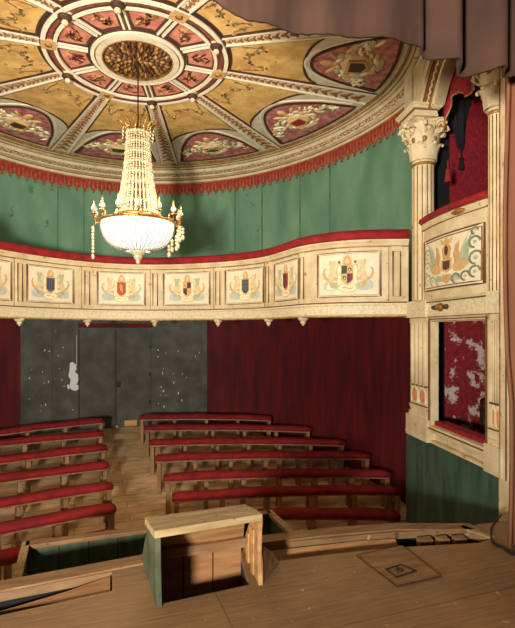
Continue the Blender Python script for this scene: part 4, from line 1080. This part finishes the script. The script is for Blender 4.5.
# black tasselled sheet painted in for the dark behind the valance
dr_ = empty('dark_opening', ins(.5, 3.5, -.1)); tag(dr_, 'black tasselled sheet standing in for the dark of the box opening', 'curtain')
b = MB(); vs = []; n = 24
for i in range(n + 1):
    u_ = i / n; px = lerp(441, 468, u_); a = ia(px)
    low = iz(a, interp([(441, 150), (446, 120), (449, 128), (455, 145), (459, 153), (462, 148), (465, 118), (468, 100)], px)); top = iz(a, interp([(441, 105), (449, 92), (457, 84), (463, 86), (468, 98)], px))
    o = -.06 + .02 * math.sin(u_ * 24); vs += [ins(a, low, o), ins(a, (low + top) / 2, o), ins(a, top, o * .8)]
b.add(vs, [(3 * i + j, 3 * i + 3 + j, 3 * i + 4 + j, 3 * i + 1 + j) for i in range(n) for j in range(2)], M['opening_black'], True); vo = b.build('cloth', dr_); sm = vo.modifiers.new('thick', 'SOLIDIFY'); sm.thickness = .015
b = MB(); p = Vector(ins(ia(459), iz(ia(459), 152), -.06)); b.tube([p, p - Vector((0, 0, .1))], .008, M['opening_black'], 6); b.lathe([(0, -.09), (.03, -.1), (.03, -.13), (.022, -.14), (.034, -.20), (.038, -.26), (0, -.26)], p, M['opening_black'], 10); b.build('tassel', dr_)
# dark ledge piece inside the lower opening
b = MB(); 
for z in (.30, .42, .52): b.grid(.75, 1.6, z, z + .06, 1, 1, ins, -.30, -.22, M['dark_brown'])
b.grid(.75, .80, .02, .58, 1, 1, ins, -.30, -.22, M['dark_brown']); b.grid(1.55, 1.6, .02, .58, 1, 1, ins, -.30, -.22, M['dark_brown'])
tag(b.build('wooden_rail'), 'dark wooden rail standing inside the lower opening of the box', 'rail')

# plain mirrored wall on the far left of the house
b = MB(); b.box((-.05, -.12, -1.7), (2.9, -.02, 5.1), M['cream'], lambda s, o, z: (lambda p: (-p[0], p[1], p[2]))(W(s, z, o)))
structure(b.build('wall_left_proscenium'), 'plain cream proscenium wall at the left side of the house', 'wall')

# ------------------------------------------------------------------ stage furniture
ob = empty('orchestra_barrier', (-.06, -2.2, -1.82)); tag(ob, 'green boarded barrier with wooden rim in front of the stage edge', 'barrier')
b = MB(); b.box((-1.135, -2.20, -1.82), (1.015, -2.16, -.31), M['green_board'])
for i in range(1, 9): b.box((-1.135 + i * .24, -2.203, -1.82), (-1.129 + i * .24, -2.20, -.31), M['black'])
b.build('front_board', ob)
for x0, x1 in ((-1.165, -1.135), (1.015, 1.045)):
    b = MB(); b.box((x0, -3.30, -1.90), (x1, -2.16, -.31), M['green_board']); b.build('side_board', ob)
    b = MB(); b.box((x0 - .015, -3.30, -.31), (x1 + .015, -2.14, -.275), M['weathered']); b.build('side_rim', ob)
b = MB(); b.box((-1.15, -2.225, -.31), (1.03, -2.135, -.275), M['old_board']); b.build('front_rim', ob)

hd = empty('prompter_hood', (-.05, -3.75, 0)); tag(hd, 'open wooden prompter hood with faded green side standing on the stage edge', 'prompt box')
BL, BR, FR, FL = (-.375, -3.83), (.235, -3.815), (.28, -4.0), (-.35, -4.045)
b = MB(); b.quadbox([BL, BR, FR, FL], [.385, .385, .385, .385], [.425, .425, .425, .425], M['weathered']); b.build('top_board', hd)
b = MB()
ol, il = [(-.36, -3.84, .385), (-.345, -3.385, -.02), (-.335, -4.02, 0), (-.345, -4.03, .20), (-.345, -4.035, .385)], .03
b.slab(ol, (1, 0, 0), .028, M['hood_green']); sd_ = b.build('side_board', hd); sd_['label'] = 'faded green left side board'
b = MB()
def hside(d, z): return (.262 + .14 * d, -3.985 + d, z)
fe = [(0, .385), (.022, .30), (.034, .20), (.03, .10), (.012, .03), (0, 0)]
bk = [(.20, .385), (.255, .30), (.35, .20), (.45, .10), (.50, .03), (.53, 0)]
vs = []
for o in (0, .026):
    for (d0, z0), (d1, z1) in zip(fe, bk):
        for d in (d0, d1): p = hside(d, z0); vs.append((p[0] + o, p[1], p[2]))
n = 12; fs = []
for i in range(5):
    a = 2 * i; fs += [(a, a + 1, a + 3, a + 2), (n + a, n + a + 2, n + a + 3, n + a + 1), (a, a + 2, n + a + 2, n + a), (a + 1, n + a + 1, n + a + 3, a + 3)]
fs += [(0, n, n + 1, 1), (10, 11, n + 11, n + 10)]
b.add(vs, fs, M['raw_wood']); b.build('side_board', hd)
b = MB(); b.slab([(.275, -3.97, .0), (.47, -3.75, .0), (.40, -3.80, .10), (.30, -3.90, .20)], (.7, -.7, 0), .02, M['old_board']); b.build('corner_board', hd)
b = MB(); b.slab([(-.32, -3.385, -.02), (.345, -3.42, -.02), (.235, -3.82, .385), (-.345, -3.84, .385)], (0, .7, .7), .022, M['raw_wood']); b.build('back_board', hd)
for x in (-.12, .06): 
    pass
b = MB(); b.quadbox([(-.31, -3.60), (.31, -3.60), (.31, -3.53), (-.31, -3.53)], .06, .12, M['old_board']); b.build('batten', hd)
b = MB()
for i in range(3):
    b.box((-.29 + i * .20, -3.53, -.60), (-.10 + i * .20, -3.505, .06), M['orange_wood'])
b.build('inner_board', hd)
b = MB()
for t_ in (.3, .62):
    x = .262 + .14 * t_ * .5; y = -3.985 + t_ * .5; b.box((x - .012, y - .02, .0), (x + .006, y + .02, lerp(.36, .08, t_)), M['raw_wood'])
b.build('cleat', hd)

tp = empty('trapdoor', (1.19, -4.05, 0)); tag(tp, 'square wooden trapdoor in the stage floor right of the prompter hood', 'trapdoor')
tq = [on_z(*p, 0) for p in ((357, 556.5), (402, 546.5), (441, 577), (397, 587))]
b = MB(); b.quadbox(tq, .001, .008, M['old_board']); b.build('board', tp)
b = MB(); e = lambda p, q: [(p[0] + (q[0] - p[0]) * t_, p[1] + (q[1] - p[1]) * t_) for t_ in (0, 1)]
b.stroke(tq, .006, lambda x, y, o: (x, y, o), .0, .009, M['dark_brown'], True); b.build('gap_line', tp)
iq = [on_z(*p, .008) for p in ((386, 569.5), (401, 565), (416, 571.5), (396, 577.5))]
b = MB(); b.stroke(iq, .007, lambda x, y, o: (x, y, o), .0, .013, M['iron'], True); b.build('recess_frame', tp)
c = (sum(p[0] for p in iq) / 4, sum(p[1] for p in iq) / 4)
b = MB(); b.tube([(c[0] + .02 * math.cos(a), c[1] + .02 * math.sin(a), .013) for a in [2 * PI * i / 12 for i in range(12)]], .003, M['iron'], 6, True); b.ball((c[0], c[1] + .03, .014), .009, M['iron']); b.build('ring_pull', tp)

b = MB(); b.quadbox([(-1.62, -3.80), (-1.14, -3.685), (-.562, -3.75), (-.55, -3.545), (-.80, -3.625), (-1.62, -3.77)], [-.17, -.08, -.05, -.04, -.06, -.17], [-.14, -.045, -.018, -.012, -.025, -.14], M['orange_wood'])
tag(b.build('loose_board'), 'long orange-brown wedge of board lying in the left slot of the stage edge', 'board')
b = MB(); b.slab([(.50, -3.62, -.13), (1.45, -3.73, -.12), (1.46, -3.62, -.035), (1.2, -3.58, -.03), (.50, -3.51, -.03)], (0, .8, -.6), .022, M['orange_wood'])
tag(b.build('loose_board'), 'reddish-brown plank lying in the right slot of the stage edge', 'board')
for i, (u0, u1, v0, m, lb) in enumerate(((1.60, 1.70, -3.64, 'old_board', 'leftmost of the three upright wooden blocks in the right slot'), (1.74, 1.82, -3.67, 'bench_wood', 'middle of the three upright wooden blocks in the right slot'), (1.865, 1.95, -3.70, 'old_board', 'rightmost of the three upright wooden blocks in the right slot'))):
    b = MB(); b.quadbox([(u0, v0 - .09), (u1, v0 - .11), (u1 + .01, v0 - .05), (u0 + .01, v0 - .03)], -.338, [-.02, -.03, -.02, -.025], M[m]); tag(b.build('wooden_block'), lb, 'block', 'blocks in the stage slot')
b = MB(); b.quadbox([(1.98, -3.70), (2.03, -3.68), (2.10, -3.92), (2.06, -3.94)], .0, .012, M['weathered']); b.build('edge_strip', stage)
# cable
cp = [(2.46, -3.62, .008), (2.32, -3.70, .008), (2.18, -3.80, .008), (2.08, -3.90, .008), (2.0, -3.99, .008), (1.985, -4.04, .008), (2.0, -4.09, .008), (1.975, -4.17, .008), (2.05, -4.26, .008), (2.35, -4.3, .008)]
b = MB(); b.tube(cp, .006, M['cable'], 8); b.tube([(x + .025, y + .02, z) for x, y, z in cp], .006, M['cable'], 8); tag(b.build('cable'), 'pair of black cables running over the stage floor by the rust curtain', 'cable')

# small things by the doors at the end of the aisle
t_ = lo_at(130.5); p = wall_lo(t_); b = MB(); zz = pit_z(p[1])
b.grid(lo_at(124.5), lo_at(137), zz + .03, zz + .16, 1, 1, lo_patch_map, .03, .06, M['notice']); tag(b.build('notice_board'), 'small yellow card leaning at the foot of the grey double door', 'card')
p = lo_patch_map(lo_at(117), 0, .16); b = MB(); b.lathe([(0, 0), (.03, 0), (.033, .08), (.02, .09), (0, .09)], (p[0], p[1], pit_z(p[1])), M['white'], 12); tag(b.build('cup'), 'small white cup on the floor at the aisle end', 'cup')

# ------------------------------------------------------------------ stage curtains
def drape(name, mapf, n, rows, m, label):
    b = MB(); vs = [mapf(i / n, j / rows) for i in range(n + 1) for j in range(rows + 1)]; k = rows + 1
    b.add(vs, [(i * k + j, (i + 1) * k + j, (i + 1) * k + j + 1, i * k + j + 1) for i in range(n) for j in range(rows)], m, True)
    o = b.build(name); s = o.modifiers.new('thick', 'SOLIDIFY'); s.thickness = .02; tag(o, label, 'curtain'); return o
EDGE = [(120, -60), (180, -12), (213, 2), (225, 10), (250, 20), (300, 29), (345, 35), (385, 39), (405, 41), (420, 43), (432, 48), (445, 58), (465, 67), (485, 71), (520, 73), (620, 76)]
VT = -4.4
def teaser(u_, w):
    px = lerp(120, 560, u_); x, v, z = on_v(px, interp(EDGE, px), VT)
    fold = .03 * math.sin(px * .11) * (.4 + .6 * w) + .02 * math.sin(px * .043 + 1)
    if px > 425: fold += .07 * math.sin((px - 425) * .16)
    zz = lerp(z, 5.0, w) + .002 * math.sin(px * .5) * (1 - w)
    return (x, v + fold, zz)
drape('stage_curtain', teaser, 140, 10, M['brown_curtain'], 'brown cloth border hanging across the top of the stage opening')
def leg_cur(u_, w):
    x = 2.02 + u_ * .7; return (x + (.02 * math.sin(w * 9) + .025 * (1 if w < .33 else 0)) * (1 - u_), -4.12 + .05 * math.sin(u_ * 20), lerp(.01, 4.0, w))
drape('side_curtain', leg_cur, 60, 12, M['rust_curtain'], 'rust brown side curtain hanging at the right edge of the stage')

# ------------------------------------------------------------------ light
def area(name, loc, target, size, power, col):
    l = bpy.data.lights.new(name, 'AREA'); l.shape = 'DISK'; l.size = size; l.energy = power; l.color = col
    o = bpy.data.objects.new(name, l); COL.objects.link(o); o.location = loc; o.rotation_euler = (Vector(target) - Vector(loc)).to_track_quat('-Z', 'Y').to_euler(); return o
fl_ = area('stage_flood', (-2.7, -8.0, 1.3), (-1.6, .5, 7.2), .6, 930, (1, .94, .85)); fl_.data.spread = math.radians(150)
for i in range(6):
    a = 2 * PI * i / 6; l = bpy.data.lights.new('candle_light', 'POINT'); l.energy = 16; l.color = (1, .86, .66); l.shadow_soft_size = .05
    o = bpy.data.objects.new('candle_light', l); COL.objects.link(o); o.location = (.66 * math.cos(a), .66 * math.sin(a), 3.12)
for nm, p, e in (('box_fill', W(1.0, 4.2, -.5), 3.2), ('box_fill', W(1.15, 1.35, -.45), 1.1)):  # unseen fill lights added to brighten the inside of the box
    l = bpy.data.lights.new(nm, 'POINT'); l.energy = e; l.color = (1, .85, .65); l.shadow_soft_size = .08; o = bpy.data.objects.new(nm, l); COL.objects.link(o); o.location = p
w = bpy.data.worlds.new('world'); sc.world = w; w.use_nodes = True
w.node_tree.nodes['Background'].inputs['Color'].default_value = (.9, .75, .6, 1); w.node_tree.nodes['Background'].inputs['Strength'].default_value = .05

# ------------------------------------------------------------------ camera
cd = bpy.data.cameras.new('camera'); cam = bpy.data.objects.new('camera', cd); COL.objects.link(cam)
cam.location = (CAM[0], CAM[1], EYE); cam.rotation_euler = (PI / 2, 0, -PSI)
cd.sensor_fit = 'AUTO'; cd.sensor_width = 36; cd.lens = 36 * 500 / 628; cd.shift_y = 16 / 628; cd.clip_start = .05
sc.camera = cam
vs_ = sc.view_settings; vs_.view_transform = 'Standard'; vs_.look = 'None'; vs_.gamma = 1; vs_.use_curve_mapping = False; vs_.exposure = 0.0
